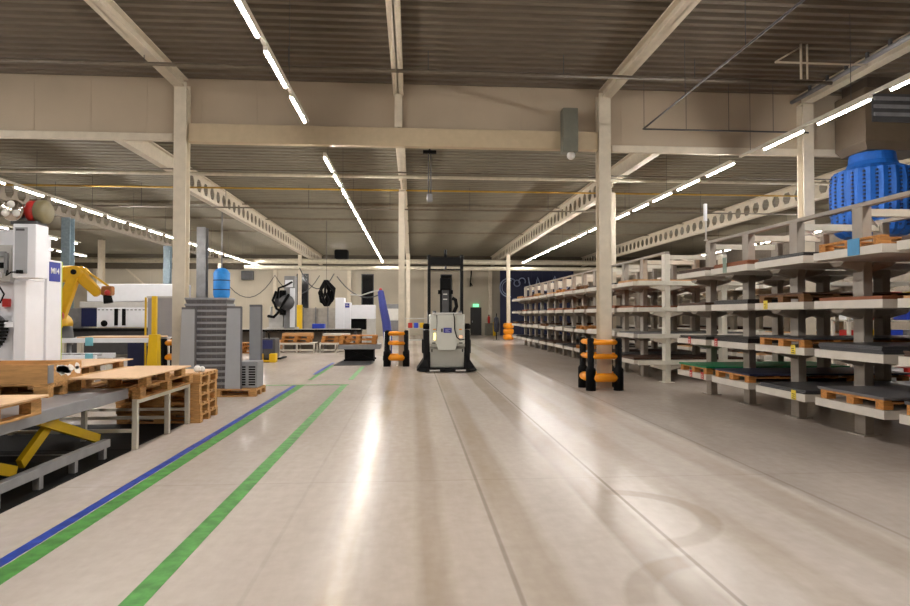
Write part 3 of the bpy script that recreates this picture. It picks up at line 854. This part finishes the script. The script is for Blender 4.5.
# ------------------------------------------------------------------ tall white machine at left edge
t = thing('machine_cabinet', 'tall white machine cabinet with a blue sign at the left edge', 'machine', (-5.55, 9.66, 0))
MB().box((-.36, 0, 0), (0, .40, 2.45), .01).build('sign_column', M_white, t)
MB().box((-.17, -.5, 0), (-.0, -.06, 2.1), .01).build('body', M_white, t)
MB().box((-1.5, -.28, 0), (-.172, .4, 2.86), .012).build('rear_body', M_white, t)
MB().box((-.17, -.45, 2.1), (0, -.05, 2.86), .01).build('upper_body', M_white, t)
dr = MB().box((-.03, -.76, 2.12), (.28, -.46, 2.88), .01).build('upper_door', M_white, t)
MB().box((.0, -.765, 2.18), (.17, -.7605, 2.83)).build('door_recess', M_panelg, dr)
MB().box((.02, -.775, 2.78), (.13, -.765, 2.81)).build('door_lip', M_greyd, dr)
MB().box((.04, -.80, 2.18), (.12, -.765, 2.23), .006).build('handle', M_dark, dr)
sg = MB().box((.0005, .05, 2.12), (.006, .34, 2.42), .001).build('blue_sign', M_blue, t)
text_part('M14', .125, M_paper, sg, (.0085, .195, 2.28), (PI/2, 0, PI/2), 'sign_lettering')
MB().box((.0005, .385, .1), (.006, .40, 2.44)).build('edge_strip', mat('lime_strip', (190, 205, 60), .5), t)
g = MB().box((-.55, -.42, 2.08), (-.27, -.30, 2.62), .01).build('control_box', M_lgrey, t)
for i, z in enumerate((2.14, 2.28, 2.44)): MB().box((-.50, -.46, z), (-.38+.03*i, -.42, z+.08), .006).build('switch', [M_white, M_dark, M_grey][i], g)
MB().box((-.34, -.46, 2.2), (-.29, -.42, 2.5), .006).build('handle', M_grey, g)
MB().lathe([(.12, -.03), (.2, -.02), (.2, .03), (.12, .03)], (-.52, -.42, 1.42), 'Y', 24).build('cable_drum', M_greyd, t)
ch = MB()
for i in range(14):
    a = -1.7+i*.15; ch.box((-.58+.26*math.cos(a)-.03, -.5, 1.42+.34*math.sin(a)-.018), (-.58+.26*math.cos(a)+.04, -.42, 1.42+.34*math.sin(a)+.018))
ch.build('cable_chain', M_dark, t)['kind'] = 'stuff'
MB().tube([(-.3, -.44, 2.25), (-.2, -.62, 2.16), (-.06, -.74, 2.2), (.05, -.79, 2.2)], .01, 6).build('cable', M_dark, t)
MB().tube([(-.45, -.44, 2.08), (-.3, -.5, 1.9), (-.35, -.5, 1.78), (-.5, -.46, 1.75), (-.6, -.4, 1.85)], .012, 6).build('cable', M_dark, t)
MB().box((-.42, -.36, 1.72), (-.34, -.28, 1.84), .006).build('red_switch', M_red, t)
MB().box((-.3, -.5, 1.42), (-.172, -.4, 1.5), .004).build('bracket', M_white, t)
mo = MB().lathe([(.001, .12), (.14, .12), (.17, .14), (.17, .24), (.14, .27), (.001, .27)], (.06, -.55, 3.08), 'X', 24).build('motor', M_olive, t)
MB().lathe([(.001, .02), (.15, .02), (.16, .03), (.16, .12), (.001, .12)], (.06, -.55, 3.08), 'X', 24).build('motor_flange', M_red, mo)
MB().lathe([(.001, 0), (.14, 0), (.15, .02), (.15, .06), (.001, .06)], (-.02, -.82, 3.06), 'Y', 24).build('fan_plate', M_chrome, mo)
for k in range(3):
    a = PI/2+2*PI*k/3
    MB().sphere((-.02+.085*math.cos(a), -.82, 3.06+.085*math.sin(a)), .05, 6).build('highlight_lobe', M_paper, mo)  # white lobes stand for the highlights on the chrome plate
MB().cyl((-.02, -.77, 3.06), (-.02, -.45, 3.06), .09, n=14).build('shaft_housing', M_greyd, mo)
MB().box((-.1, -.7, 2.88), (.25, -.46, 2.93)).build('motor_foot', M_greyd, t)

# ------------------------------------------------------------------ grey plastic tray stack
pallet('wooden pallet under the tall grey plastic tray stack', (-3.80, 12.58, 0), 0, None, M_wood, 1.5, .8)
bz = .145
tray = None
for i in range(15):
    h = .12; z = bz+i*h
    lab = 'grey ridged plastic tray in the tall stack, %s from the bottom' % ORD[i]
    if tray is None:
        tray = thing('plastic_tray', lab, 'plastic tray', (-4.06, 12.58, z), 0, 'tall stack of grey trays')
        b = MB(); w, d = .40, .27
        b.hexa([(-w+.02, -d+.02, 0), (w-.02, -d+.02, 0), (w-.02, d-.02, 0), (-w+.02, d-.02, 0), (-w, -d, .075), (w, -d, .075), (w, d, .075), (-w, d, .075)])
        b.build('bowl', M_plastic2, tray)
        MB().box((-w-.012, -d-.012, .076), (w+.012, d+.012, .117), .008).build('rim', M_plastic, tray)
        b = MB()
        for x in (-.3, -.2, -.1, 0, .1, .2, .3): b.box((x-.008, -d-.004, .01), (x+.008, -d+.03, .075))
        b.build('rib', M_plastic2, tray)
    else: clone(tray, (-4.06, 12.58, z), 0, lab)
def gpanel(label, a, bb, lean=0, m=M_panelg):
    t = thing('plastic_sheet', label, 'sheet', a)
    sx, sy, sz = [bb[i]-a[i] for i in range(3)]
    MB().hexa([(0, 0, 0), (sx, 0, 0), (sx, sy, 0), (0, sy, 0), (lean, 0, sz), (sx, 0, sz), (sx, sy, sz), (lean, sy, sz)], .006).build('sheet', m, t)
    e = .012
    b = MB(); b.box((lean, -.004, sz-.03), (sx, sy+.004, sz+e)); b.box((sx-.012, -.004, 0), (sx+e, sy+.004, sz))
    b.build('edge_trim', M_plastic2, t)
gpanel('tall grey panel covering the left front of the grey tray stack', (-4.56, 12.24, .146), (-4.24, 12.285, 1.74), .06)
gpanel('tall grey panel on the right front of the grey tray stack', (-3.67, 12.24, .146), (-3.36, 12.285, 1.76), .03)
gpanel('darker grey panel on the right end of the grey tray stack', (-3.31, 12.66, .68), (-3.07, 12.70, 1.80), .0, M_plastic)
t = thing('plastic_crate', 'low grey plastic crate with slotted sides at the right foot of the grey stack', 'crate', (-3.31, 12.64, .146))
MB().box((-.16, -.24, 0), (.23, .25, .52), .01).build('body', M_plastic, t)
for k in range(2):
    b = MB()
    for i in range(8): b.box((-.13+.19*k, -.2435, .05+i*.05), (.0+.19*k, -.2401, .08+i*.05))
    b.bm.faces.ensure_lookup_table()
    b.build('slot_panel', M_dark, t)['kind'] = 'stuff'

# ------------------------------------------------------------------ left background
t = thing('light_curtain_post', 'yellow safety post with a wide foot behind the white frame table', 'post', (-4.76, 11.6, 0))
MB().box((-.035, -.035, 0), (.045, .045, 1.95), .006).build('post', M_yellow, t)
MB().hexa([(-.13, -.1, 0), (.10, -.1, 0), (.10, .1, 0), (-.13, .1, 0), (-.06, -.08, 1.24), (.09, -.08, 1.24), (.09, .08, 1.24), (-.06, .08, 1.24)], .006).build('foot_cover', M_yellow, t)
t = thing('safety_screen', 'grey safety screen with a yellow edge post behind the yellow safety post', 'screen', (-6.35, 15, 0))
MB().box((.05, -.01, .9), (1.0, .01, 2.0)).build('panel', mat('grey_screen', (158, 156, 158), .35, var=.03), t)
for x in (0, 1.0): MB().box((x-.018, -.018, 0), (x+.018, .018, 2.02)).build('post', M_yellow if x == 0 else M_grey, t)
MB().box((.03, -.02, 2.0), (1.0, .02, 2.05)).build('top_rail', M_lgrey, t)
MB().box((.03, -.02, .86), (1.0, .02, .9)).build('bottom_rail', M_grey, t)
# robot
t = thing('industrial_robot', 'yellow industrial robot arm bent behind the tall white machine', 'robot', (-9.5, 17, 0))
MB().lathe([(.001, 0), (.5, 0), (.5, .12), (.36, .16), (.34, .8), (.001, .8)]).build('base', M_greyd, t)
MB().lathe([(.001, .8), (.38, .8), (.4, .95), (.36, 1.3), (.001, 1.3)], n=20).build('turret', M_greyd, t)
MB().hexa([(-.16, -.2, 1.3), (.18, -.2, 1.25), (.18, .0, 1.25), (-.16, .0, 1.3), (.44, -.2, 2.84), (.66, -.2, 2.72), (.66, .0, 2.72), (.44, .0, 2.84)], .03).build('lower_arm', M_robot, t)
MB().cyl((.02, -.3, 1.36), (.02, .25, 1.36), .27, n=20).build('shoulder', M_robot, t)
MB().cyl((.56, -.26, 2.74), (.56, .2, 2.74), .17, n=20).build('elbow', M_robot, t)
MB().cyl((.56, -.3, 2.74), (.56, -.26, 2.74), .07, n=14).build('elbow_cap', M_dark, t)
MB().box((-.25, -.15, 2.48), (.5, .3, 2.92), .06).build('gearbox', M_robot, t)
MB().cyl((.05, -.2, 2.66), (.05, -.14, 2.66), .13, n=16).build('gearbox_cap', mat('robot_wrist', (150, 90, 24), .4), t)
MB().cyl((.22, -.42, 1.58), (.22, -.28, 1.58), .13, n=16).build('motor_cap', M_red, t)
MB().cyl((.08, -.44, 1.56), (.08, -.28, 1.56), .12, n=16).build('motor_cap', M_dark, t)
MB().hexa([(.5, -.16, 2.56), (.62, -.16, 2.86), (.62, .1, 2.86), (.5, .1, 2.56), (1.0, -.1, 2.08), (1.2, -.1, 2.2), (1.2, .06, 2.2), (1.0, .06, 2.08)], .03).build('forearm', M_robot, t)
MB().bar((.62, -.05, 2.9), (1.34, -.05, 2.38), .05, .05).build('link_rod', M_robot, t)
MB().box((1.18, -.14, 2.12), (1.46, .1, 2.38), .05).build('wrist', MATS['robot_wrist'], t)
MB().cyl((1.3, -.02, 2.14), (1.34, -.02, 1.92), .1, .12, 14).build('tool_flange', M_dark, t)
MB().sphere((1.36, -.12, 2.2), .08, 6).build('wrist_motor', M_red, t)
# long white machine with navy panel
t = thing('panel_saw', 'long low white machine with a navy panel behind the robot', 'machine', (-13.4, 24, 0))
MB().box((0, 0, .1), (4.4, 1.6, 1.05), .02).build('bed', M_greyd, t)
MB().box((.9, -.06, 1.16), (1.45, 0, 1.86), .01).build('navy_panel', M_navy, t)
f = MB().box((1.46, -.05, 1.14), (3.3, .3, 1.88), .02).build('front_cover', M_white, t)
MB().box((.8, .0, 1.88), (3.3, .5, 2.1), .02).build('clamp_beam', M_lgrey, t)
MB().box((.75, .6, 2.12), (4.4, 1.5, 2.82), .03).build('top_cover', M_white, t)
MB().box((.2, .2, 1.1), (.86, .6, 1.86), .02).build('end_cover', M_grey, t)
for x in (2.12, 2.4): MB().box((x, -.09, 1.2), (x+.13, -.05, 1.84), .01).build('black_guide', M_dark, f)
MB().lathe([(.001, 0), (.12, 0), (.12, .03), (.001, .03)], (1.75, -.09, 1.28), 'Y', 16).build('black_badge', M_dark, f)
b = MB()
for i in range(12): b.box((1.5+i*.15, -.06, 1.78), (1.58+i*.15, -.05, 1.81))
b.build('scale_marks', M_greyd, f)
MB().box((-.6, -.3, .98), (4.6, .0, 1.1), .01).build('front_rail', M_dark, t)
# white feed tables in front
def feed(label, x, y, z, L, boards):
    t = thing('feed_table', label, 'table', (x, y, 0))
    for dx in (.1, L-.1):
        for dy in (.05, .75): MB().box((dx-.05, dy-.05, 0), (dx+.05, dy+.05, z-.1)).build('leg', M_offw, t)
    for dy in (0, .72): MB().box((0, dy, z-.1), (L, dy+.08, z), .006).build('side_rail', M_white, t)
    for i in range(int(L/.2)): MB().cyl((.1+i*.2, .08, z-.03), (.1+i*.2, .72, z-.03), .025, n=8).build('roller', M_grey, t)
    return t
feed('white roller table below the robot, higher of the two', -7.6, 13.6, 1.1, 2.1, 1)
tag(MB().box((-7.2, 13.62, 1.101), (-5.6, 14.4, 1.13), .002).build('fibreboard_sheet', M_mdf), 'tan fibreboard sheet on the higher white roller table', 'board')
feed('white roller table nearest the tall white machine, lower of the two', -7.3, 11.9, .84, 1.35, 1)
for z in (.72, 1.02):
    tag(MB().box((-6.12, 11.86, z), (-5.98, 11.89, z+.16), .01).build('hose_clamp', M_cyan), 'pale cyan clamp on the %s white roller table' % ('lower' if z < 1 else 'higher edge above the lower'), 'clamp')
t = thing('dark_cabinet', 'dark navy cabinet under the far end of the higher roller table', 'cabinet', (-6.9, 15.3, 0))
MB().box((0, 0, 0), (2.2, .6, .95), .01).build('body', M_navy, t)
MB().box((1.02, -.02, .05), (1.06, 0, .9)).build('divider', M_lgrey, t)

# black conveyor bed along the back
t = thing('conveyor', 'long black edged conveyor across the back of the left hall', 'conveyor', (-8.2, 27.6, 0))
MB().box((0, 0, .86), (5.9, 1.0, .95), .01).build('bed', M_dark, t)
for i in range(5):
    for dy in (.1, .9): MB().box((.2+i*1.35, dy-.05, 0), (.3+i*1.35, dy+.05, .86)).build('leg', M_greyd, t)
MB().box((0, .6, .03), (5.9, .64, .86)).build('skirt', mat('conveyor_skirt', (112, 104, 92), .6), t)
MB().box((0, -.02, .951), (5.9, .05, .985)).build('side_rail', M_lgrey, t)
# benches with pallets
def bench(label, x, y, L, m):
    t = thing('steel_bench', label, 'bench', (x, y, 0))
    for dx in (0, L/2, L):
        for dy in (0, .8): MB().box((dx-.03, dy-.03, 0), (dx+.03, dy+.03, .34)).build('leg', m, t)
    for z in (.08, .34):
        MB().box((-.03, -.03, z), (L+.03, .03, z+.06)).build('rail', m, t)
    MB().box((-.03, -.03, .40), (L+.03, .83, .42)).build('top', m, t)
    return t
bench('beige steel bench with pallets below the yellow sleeved column', -5.6, 26.2, 1.45, M_offw)
bench('beige steel bench with pallets beside the low trolley', -3.9, 26.2, 1.3, M_offw)
pw = pallet('lower orange brown pallet on the bench below the yellow sleeved column', (-4.95, 26.6, .421), 0, None, M_woodo)
pcopy(pw, 'upper orange brown pallet on the bench below the yellow sleeved column', (-4.9, 26.6, .566), 0)
pcopy(pw, 'orange brown pallet on the bench beside the low trolley', (-3.25, 26.6, .421), 0)
pcopy(pw, 'upper orange brown pallet on the bench beside the low trolley', (-3.22, 26.6, .566), 0)
pcopy(pw, 'orange brown pallet on the floor left of the beige benches', (-6.6, 26.2, 0), 0)
pcopy(pw, 'second orange brown pallet of the small floor pile left of the beige benches', (-6.55, 26.2, .145), 0)
pcopy(pw, 'topmost orange brown pallet of the small floor pile left of the beige benches', (-6.58, 26.2, .29), 0)
tag(MB().box((-5.5, 26.25, .712), (-4.3, 27.0, .83), .004).build('board_stack', SHEET['tan']), 'tan board stack on the two pallets below the yellow sleeved column', 'boards')
tag(MB().box((-3.8, 26.25, .712), (-2.7, 27, .80), .004).build('board_stack', SHEET['white']), 'pale board stack on the pallet beside the low trolley', 'boards')
tag(MB().box((-5.95, 26.9, .1), (-5.7, 27.4, .5), .02).build('cardboard_box', M_mdf), 'small tan box left of the beige bench', 'box')
t = thing('safety_fence', 'pale grey safety fence panels behind the conveyor, left of the signed machine', 'fence', (-5.55, 31.4, 0))
for i in range(4):
    MB().box((i*.62, -.03, 0), (i*.62+.06, .03, 2.0)).build('post', M_grey, t)
for i in range(3):
    MB().box((i*.62+.06, -.01, .2), (i*.62+.62, .01, 1.95)).build('panel', mat('fence_panel', (176, 170, 160), .5), t)
# stacker truck with yellow feet
t = thing('pallet_stacker', 'dark pallet stacker with two yellow wheel covers right of the grey stack', 'stacker', (-4.85, 21, 0))
MB().box((-.3, 0, .1), (.22, .7, .8), .04).build('body', M_greyd, t)
MB().box((-.22, -.03, .45), (.14, .0, .75), .01).build('panel', mat('dark_blue_panel', (40, 46, 96), .4), t)
MB().tube([(0, .1, .8), (0, -.05, 1.0), (-.12, -.08, 1.06), (.12, -.08, 1.06)], .022, 8).build('tiller', M_dark, t)
for x in (-.28, .16): MB().box((x-.1, -.2, .0), (x+.12, .1, .3), .03).build('wheel_cover', M_yellow, t)
MB().box((-.3, -.12, .02), (.28, -.02, .08), .01).build('front_bar', M_yellow, t)
for x in (-.2, .2): MB().box((x-.07, .7, .04), (x+.07, 1.7, .09), .01).build('fork', M_dark, t)
MB().box((-.15, -.03, .0), (.1, .6, .1)).build('chassis', M_dark, t)
# low trolley with pallet
t = thing('lift_trolley', 'low grey scissor trolley carrying orange brown pallets left of the middle column', 'trolley', (-1.72, 20.0, 0))
MB().box((-.68, 0, .48), (.68, 1.0, .635), .01).build('platform', M_grey, t)
MB().box((-.6, 0, .02), (.45, 1.0, .09), .01).build('base', M_greyd, t)
for x in (.0,):
    for y in (.08, .9):
        MB().bar((-.5, y, .11), (.5, y, .48), .04, .06).build('scissor_arm', M_dark, t)
        MB().bar((-.5, y+.05, .48), (.5, y+.05, .11), .04, .06).build('scissor_arm', M_dark, t)
MB().hexa([(-.75, -.55, 0), (.35, -.55, 0), (.45, .0, .02), (-.6, .0, .02), (-.75, -.55, .012), (.35, -.55, .012), (.45, 0, .09), (-.6, 0, .09)]).build('ramp', M_greyd, t)
MB().box((-.48, .14, .092), (.46, .86, .47), .01).build('bellows', M_dark, t)
pcopy(pw, 'lower orange brown pallet on the low scissor trolley', (-1.78, 20.48, .637), 0)
pcopy(pw, 'upper orange brown pallet on the low scissor trolley', (-1.76, 20.5, .783), 0)
t = thing('hand_truck', 'narrow pale frame of a hand truck between the low trolley and the orange barrier', 'hand truck', (-.86, 21.4, 0))
for x in (-.1, .1): MB().tube([(x, 0, .05), (x, -.08, .5), (x, -.02, 1.0)], .02, 8).build('frame_tube', M_lgrey, t)
for z in (.25, .55, .85): MB().cyl((-.1, -.05, z), (.1, -.05, z), .015, n=8).build('crossbar', M_lgrey, t)
for x in (-.13, .13): MB().cyl((x-.02, 0, .09), (x+.02, 0, .09), .09, n=14).build('wheel', M_dark, t)
# second white machine with blue sign
t = thing('machine_cabinet', 'white machine with a small blue sign behind the orange pallets', 'machine', (-2.7, 29, 0))
MB().box((-.92, 0, 0), (-.5, .7, 2.42), .02).build('tall_column', M_white, t)
MB().box((-.5, .05, 0), (-.2, .7, 2.2), .02).build('sign_column', M_white, t)
sg = MB().box((-.46, .035, 1.95), (-.26, .048, 2.15), .004).build('blue_sign', M_blue, t)
b = MB(); b.box((-.43, .03, 2.03), (-.29, .0345, 2.05)); b.box((-.43, .03, 2.07), (-.33, .0345, 2.09)); b.build('sign_print', M_paper, sg)
MB().box((-.2, .1, 1.42), (.95, .8, 2.08), .02).build('head', M_white, t)
MB().box((-.2, .3, .9), (.5, .8, 1.42), .02).build('lower_body', M_dark, t)
MB().box((.55, .1, 0), (.95, .8, 1.42), .02).build('right_body', M_lgrey, t)
MB().box((-.9, .3, .9), (-.1, .75, .95), .01).build('shelf', M_greyd, t)
t = thing('grey_machine', 'slim grey machine with black hoses left of the yellow sleeved column', 'machine', (-6.2, 30, 0))
MB().box((.0, 0, 0), (.5, .6, 3.5), .02).build('column', M_grey, t)
MB().box((.05, -.05, 2.95), (.42, 0, 3.3), .02).build('head_panel', M_white, t)
MB().box((-.75, .1, 1.0), (-.05, .6, 1.6), .02).build('table', M_lgrey, t)
MB().box((-.2, -.1, 1.6), (.1, .5, 2.8), .03).build('carriage', M_dark, t)
MB().lathe([(.001, -.2), (.35, -.2), (.38, 0), (.3, .1), (.001, .1)], (.15, -.1, 2.2), 'Y', 20).build('spindle_housing', M_greyd, t)
MB().tube([(-.75, -.1, 1.55), (-.45, -.15, 1.5), (-.2, -.2, 1.75), (.1, -.3, 2.3), (.3, -.3, 2.6)], .07, 8).build('hose', M_dark, t)
MB().tube([(-.35, -.12, 2.75), (-.5, -.2, 2.3), (-.3, -.25, 1.9), (.0, -.3, 1.75)], .06, 8).build('hose', M_dark, t)
MB().tube([(.4, -.1, 3.2), (.1, -.3, 3.0), (-.2, -.25, 2.9), (-.3, -.15, 2.4)], .05, 8).build('hose', M_dark, t)
MB().box((-.45, -.06, 2.0), (-.12, .3, 2.75), .02).build('valve_block', M_greyd, t)
MB().box((.3, -.12, 1.0), (.52, -.02, 2.9), .01).build('cover_strip', M_white, t)
for x in (-.65, -.4): MB().cyl((x, .2, 1.6), (x, .2, 2.0), .06, n=10).build('cylinder', M_lgrey, t)
MB().box((-.85, .1, 0), (.6, .65, 1.0), .02).build('cabinet', M_lgrey, t)
tag(MB().box((-4.5, 27.8, .986), (-3.95, 28.2, 1.2), .02).build('plastic_crate', M_bluebin), 'blue plastic crate on the conveyor left of the small signed machine', 'crate')
t = thing('black_hose_bundle', 'bushy black bundle of hoses hanging above the conveyor', 'hose bundle', (-4.2, 30.2, 0))
rr = random.Random(11)
for i in range(16):
    a = rr.uniform(0, 2*PI); r0 = rr.uniform(.15, .42)
    MB().tube([(rr.uniform(-.08, .08), rr.uniform(-.08, .08), 3.3), (r0*math.cos(a), r0*math.sin(a)*.6, 2.95-rr.uniform(0, .3)), (r0*.9*math.cos(a+.5), r0*.5*math.sin(a+.5), 2.5-rr.uniform(0, .25)), (rr.uniform(-.1, .1), rr.uniform(-.1, .1), 2.05)], .06, 6).build('hose', M_dark, t)
MB().cyl((0, 0, 3.25), (0, 0, HR), .01, n=6).build('suspension_wire', M_greyd, t)
# blue sock filter
t = thing('filter_sock', 'blue filter sock hanging in the far left, beside the grey column', 'filter', (-7.7, 25.2, 0))
MB().lathe([(.001, 2.25), (.28, 2.27), (.32, 2.4), (.32, 3.3), (.24, 3.42), (.12, 3.5), (.001, 3.5)], n=18).build('sock', mat('sock_blue', (34, 132, 212), .55, var=.1), t)
MB().cyl((0, 0, 3.49), (0, 0, HR), .03, n=8).build('pipe', M_grey, t)
for z in (2.62, 3.0): MB().lathe([(.318, z-.02), (.33, z-.02), (.33, z+.02), (.318, z+.02)], n=18).build('band', M_navy, t)
# blue slanted hose by middle column
t = thing('suction_hose', 'blue cloth covered suction hose slanting down left of the middle column', 'hose', (-1.2, 23.4, 0))
MB().tube([(-.05, 0, 2.55), (0, 0, 2.5), (.1, 0, 1.9), (.22, 0, 1.3), (.28, 0, .7), (.3, 0, .03)], [.05, .12, .15, .17, .17, .14], 14).build('sleeve', M_bluet, t)
MB().tube([(-.05, 0, 2.55), (-.3, .1, 2.5), (-.8, .3, 2.35), (-1.2, .5, 2.4)], .025, 8).build('supply_pipe', M_lgrey, t)
MB().lathe([(.06, 2.5), (.06, 2.6), (.03, 2.63), (.001, 2.63)], n=12).build('red_cap', M_red, t)
# noticeboard frame beyond the middle column
t = thing('notice_stand', 'grey framed stand with a white sheet behind the middle column', 'stand', (-1.1, 33.5, 0))
MB().box((-.45, 0, .5), (.5, .04, 2.2), .01).build('panel', M_grey, t)
MB().box((-.35, -.012, 1.3), (.35, -.001, 1.95)).build('white_sheet', M_paper, t)
for x in (-.45, .46): MB().box((x, -.15, 0), (x+.04, .2, 2.2)).build('post', M_lgrey, t)
t = thing('work_cage', 'grey mesh trolley with coloured parts left of the forklift', 'trolley', (.2, 31, 0))
for x in (-.6, .6):
    for y in (0, .8): MB().box((x-.02, y-.02, .1), (x+.02, y+.02, 1.8)).build('post', M_lgrey, t)
for z in (.3, .9, 1.4): MB().box((-.6, 0, z), (.6, .8, z+.03)).build('deck', M_lgrey, t)
for x in (-.6, .6):
    for y in (0, .8): MB().cyl((x-.02, y, .08), (x+.02, y, .08), .08, n=12).build('wheel', M_dark, t)
for i, (x, c, cn) in enumerate(((-.4, M_red, 'red'), (-.1, M_bluebin, 'blue'), (.2, M_yellow, 'yellow'))):
    tag(MB().box((.2+x, 31.2, .931), (.2+x+.22, 31.6, 1.2), .02).build('storage_bin', c), cn+' bin in the mesh trolley left of the forklift', 'bin', 'bins in the mesh trolley')
# wall items
tag(MB().box((-13.1, 47.6, 4.3), (-12.2, 47.98, 5.0), .03).build('wall_heater', M_greyd), 'dark heater box high on the back wall right of the blue sock', 'heater')
tag(MB().box((-5.1, 40.2, 5.3), (-4.2, 40.9, 5.9), .1).build('fan_heater', M_dark), 'dark fan heater under the roof above the signed machine', 'heater')
def festoon(label, pts, sag, m=M_greyd, r=.03):
    path = []
    for (a, bb) in zip(pts, pts[1:]):
        for i in range(10):
            f = i/10; p = [a[k]+(bb[k]-a[k])*f for k in range(3)]; p[2] -= sag*4*f*(1-f); path.append(p)
    path.append(pts[-1])
    o = MB().tube(path, r, 8).build('hanging_cable', m); tag(o, label, 'cable')
festoon('grey looped cable hanging across the back wall right of the blue sock', [(-12.6, 42, 3.9), (-9.3, 42, 4.3), (-6.3, 42, 4.3)], 1.3)
festoon('grey looped cable hanging left of the black hose bundle', [(-6.2, 34, 4.2), (-4.3, 34, 3.9)], 1.0)
festoon('grey looped cable hanging between black hose bundle and blue hose', [(-3.9, 32, 3.6), (-1.6, 30, 2.6)], .5)
# windows and door at the back
def wwin(n, x0, x1, z0, z1):
    w = struct(MB().box((x0, Y1-.03, z0), (x1, Y1-.005, z1)).build('window_%d' % n, mat('night_glass', (12, 14, 20), .12)))
    b = MB()
    for a, c in (((x0-.06, z0-.06), (x1+.06, z0)), ((x0-.06, z1), (x1+.06, z1+.06)), ((x0-.06, z0), (x0, z1)), ((x1, z0), (x1+.06, z1))):
        b.box((a[0], Y1-.06, a[1]), (c[0], Y1, c[1]))
    b.build('window_frame', M_greyd, w)
wwin(1, -3.9, -3.05, 1.0, 4.75); wwin(2, 2.3, 3.1, .9, 4.75); wwin(3, -8.9, -8.1, 1.0, 4.75)
d = struct(MB().box((4.62, Y1-.05, 0), (5.5, Y1-.005, 2.2)).build('door_1', mat('dark_door', (24, 22, 22), .4)))
MB().box((4.75, Y1-.08, 1.0), (4.8, Y1-.05, 1.15)).build('door_handle', M_grey, d)
t = thing('exit_sign', 'small lit green exit sign above the dark back door', 'sign', (5.05, Y1-.12, 2.24))
MB().box((-.22, -.03, 0), (.22, .1, .22), .01).build('sign_box', M_exit, t)
b = MB(); b.box((-.14, -.035, .06), (-.04, -.031, .16)); b.box((.0, -.035, .09), (.12, -.031, .12)); b.build('sign_symbol', M_paper, t)
t = thing('hose_reel', 'dark cable hung on the back wall left of the exit door', 'cable', (4.3, Y1-.1, 0))
MB().tube([(.4, 0, 5.6), (.38, -.02, 4.8), (.3, -.05, 4.2), (.45, -.08, 3.9), (.3, -.05, 3.85), (.32, -.02, 4.4)], .05, 8).build('cable', M_dark, t)
tag(MB().box((5.75, 47.4, 0), (6.35, 47.95, .95), .02).build('grey_cabinet', mat('olive_grey_cabinet', (100, 96, 84), .5)), 'low olive grey cabinet right of the back door', 'cabinet')
t = thing('fire_extinguisher', 'red fire extinguisher on the low cabinet by the back door', 'extinguisher', (6.05, 47.6, .95))
MB().lathe([(.001, 0), (.1, 0), (.1, .45), (.05, .55), (.03, .6), (.001, .6)], n=14).build('cylinder', M_red, t)
MB().box((-.05, -.05, .6), (.05, .02, .66)).build('valve', M_dark, t)
tag(MB().cyl((6.35, 46.6, 0), (6.35, 46.6, 1.05), .11, n=14).build('bollard', M_yellow), 'yellow bollard at the far wall right of the back door', 'bollard')
# navy curtain with a white round emblem
t = thing('navy_curtain', 'large navy curtain wall with a white round emblem behind the far column', 'curtain', (6.9, 47.3, 0))
b = MB()
for i in range(14): b.box((i*.42, (i % 2)*.03, 0), (i*.42+.43, .05+(i % 2)*.03, 5.3))
b.build('cloth', M_navy, t)
M_pale = mat('pale_blue_print', (150, 165, 200), .6)
b = MB()
def arc(c, r, a0, a1, w, n=16):
    for i in range(n):
        a, e = a0+(a1-a0)*i/n, a0+(a1-a0)*(i+1)/n
        b.prism([(c[0]+(r-w)*math.cos(a), c[1]+(r-w)*math.sin(a)), (c[0]+r*math.cos(a), c[1]+r*math.sin(a)), (c[0]+r*math.cos(e), c[1]+r*math.sin(e)), (c[0]+(r-w)*math.cos(e), c[1]+(r-w)*math.sin(e))], 'Y', -.012, -.002)
arc((.72, 3.75), .78, .9, 4.9, .1); arc((.72, 3.75), .6, 1.2, 4.5, .06)
arc((1.35, 4.1), .28, 0, 2*PI, .08); arc((1.75, 4.25), .3, -.6, 3.8, .08)
b.build('emblem', M_pale, t)
festoon('pale wavy cable hanging before the navy curtain', [(8.6, 44.5, 4.4), (9.3, 44.5, 4.4), (10.6, 44.5, 4.5), (12, 44.5, 4.5)], 1.05, M_pale, .04)
t = thing('coat_rack', 'dark coat stand beside the round orange collar at the far column', 'stand', (5.35, 38.3, 0))
MB().cyl((0, 0, .02), (0, 0, 1.7), .03, n=8).build('pole', M_dark, t)
MB().lathe([(.001, 0), (.22, 0), (.2, .03), (.001, .03)], n=14).build('foot', M_dark, t)
MB().lathe([(.05, .5), (.16, .55), (.2, 1.0), (.14, 1.4), (.03, 1.5)], n=12).build('dark_coat', mat('dark_cloth', (30, 30, 42), .8), t)
# far left wall bracing
t = thing('wall_brace', 'crossed steel brace on the far left back wall', 'brace', (-19.4, 47.85, 0))
MB().bar((-2.6, 0, .6), (2.6, 0, 5.4), .03, .12).build('diagonal', M_cream, t)
MB().bar((-2.6, -.04, 5.4), (2.6, -.04, .6), .03, .12).build('diagonal', M_cream, t)

# ------------------------------------------------------------------ world and view
w = bpy.data.worlds.new('world'); S.world = w; w.use_nodes = True
w.node_tree.nodes['Background'].inputs[0].default_value = (.02, .02, .02, 1)
S.view_settings.view_transform = 'Standard'; S.view_settings.look = 'None'
S.view_settings.exposure = 0; S.view_settings.gamma = 1
S.cycles.use_denoising = True
S.cycles.max_bounces = 8; S.cycles.diffuse_bounces = 5; S.cycles.glossy_bounces = 3
S.cycles.sample_clamp_indirect = 6
S.cycles.caustics_reflective = False; S.cycles.caustics_refractive = False
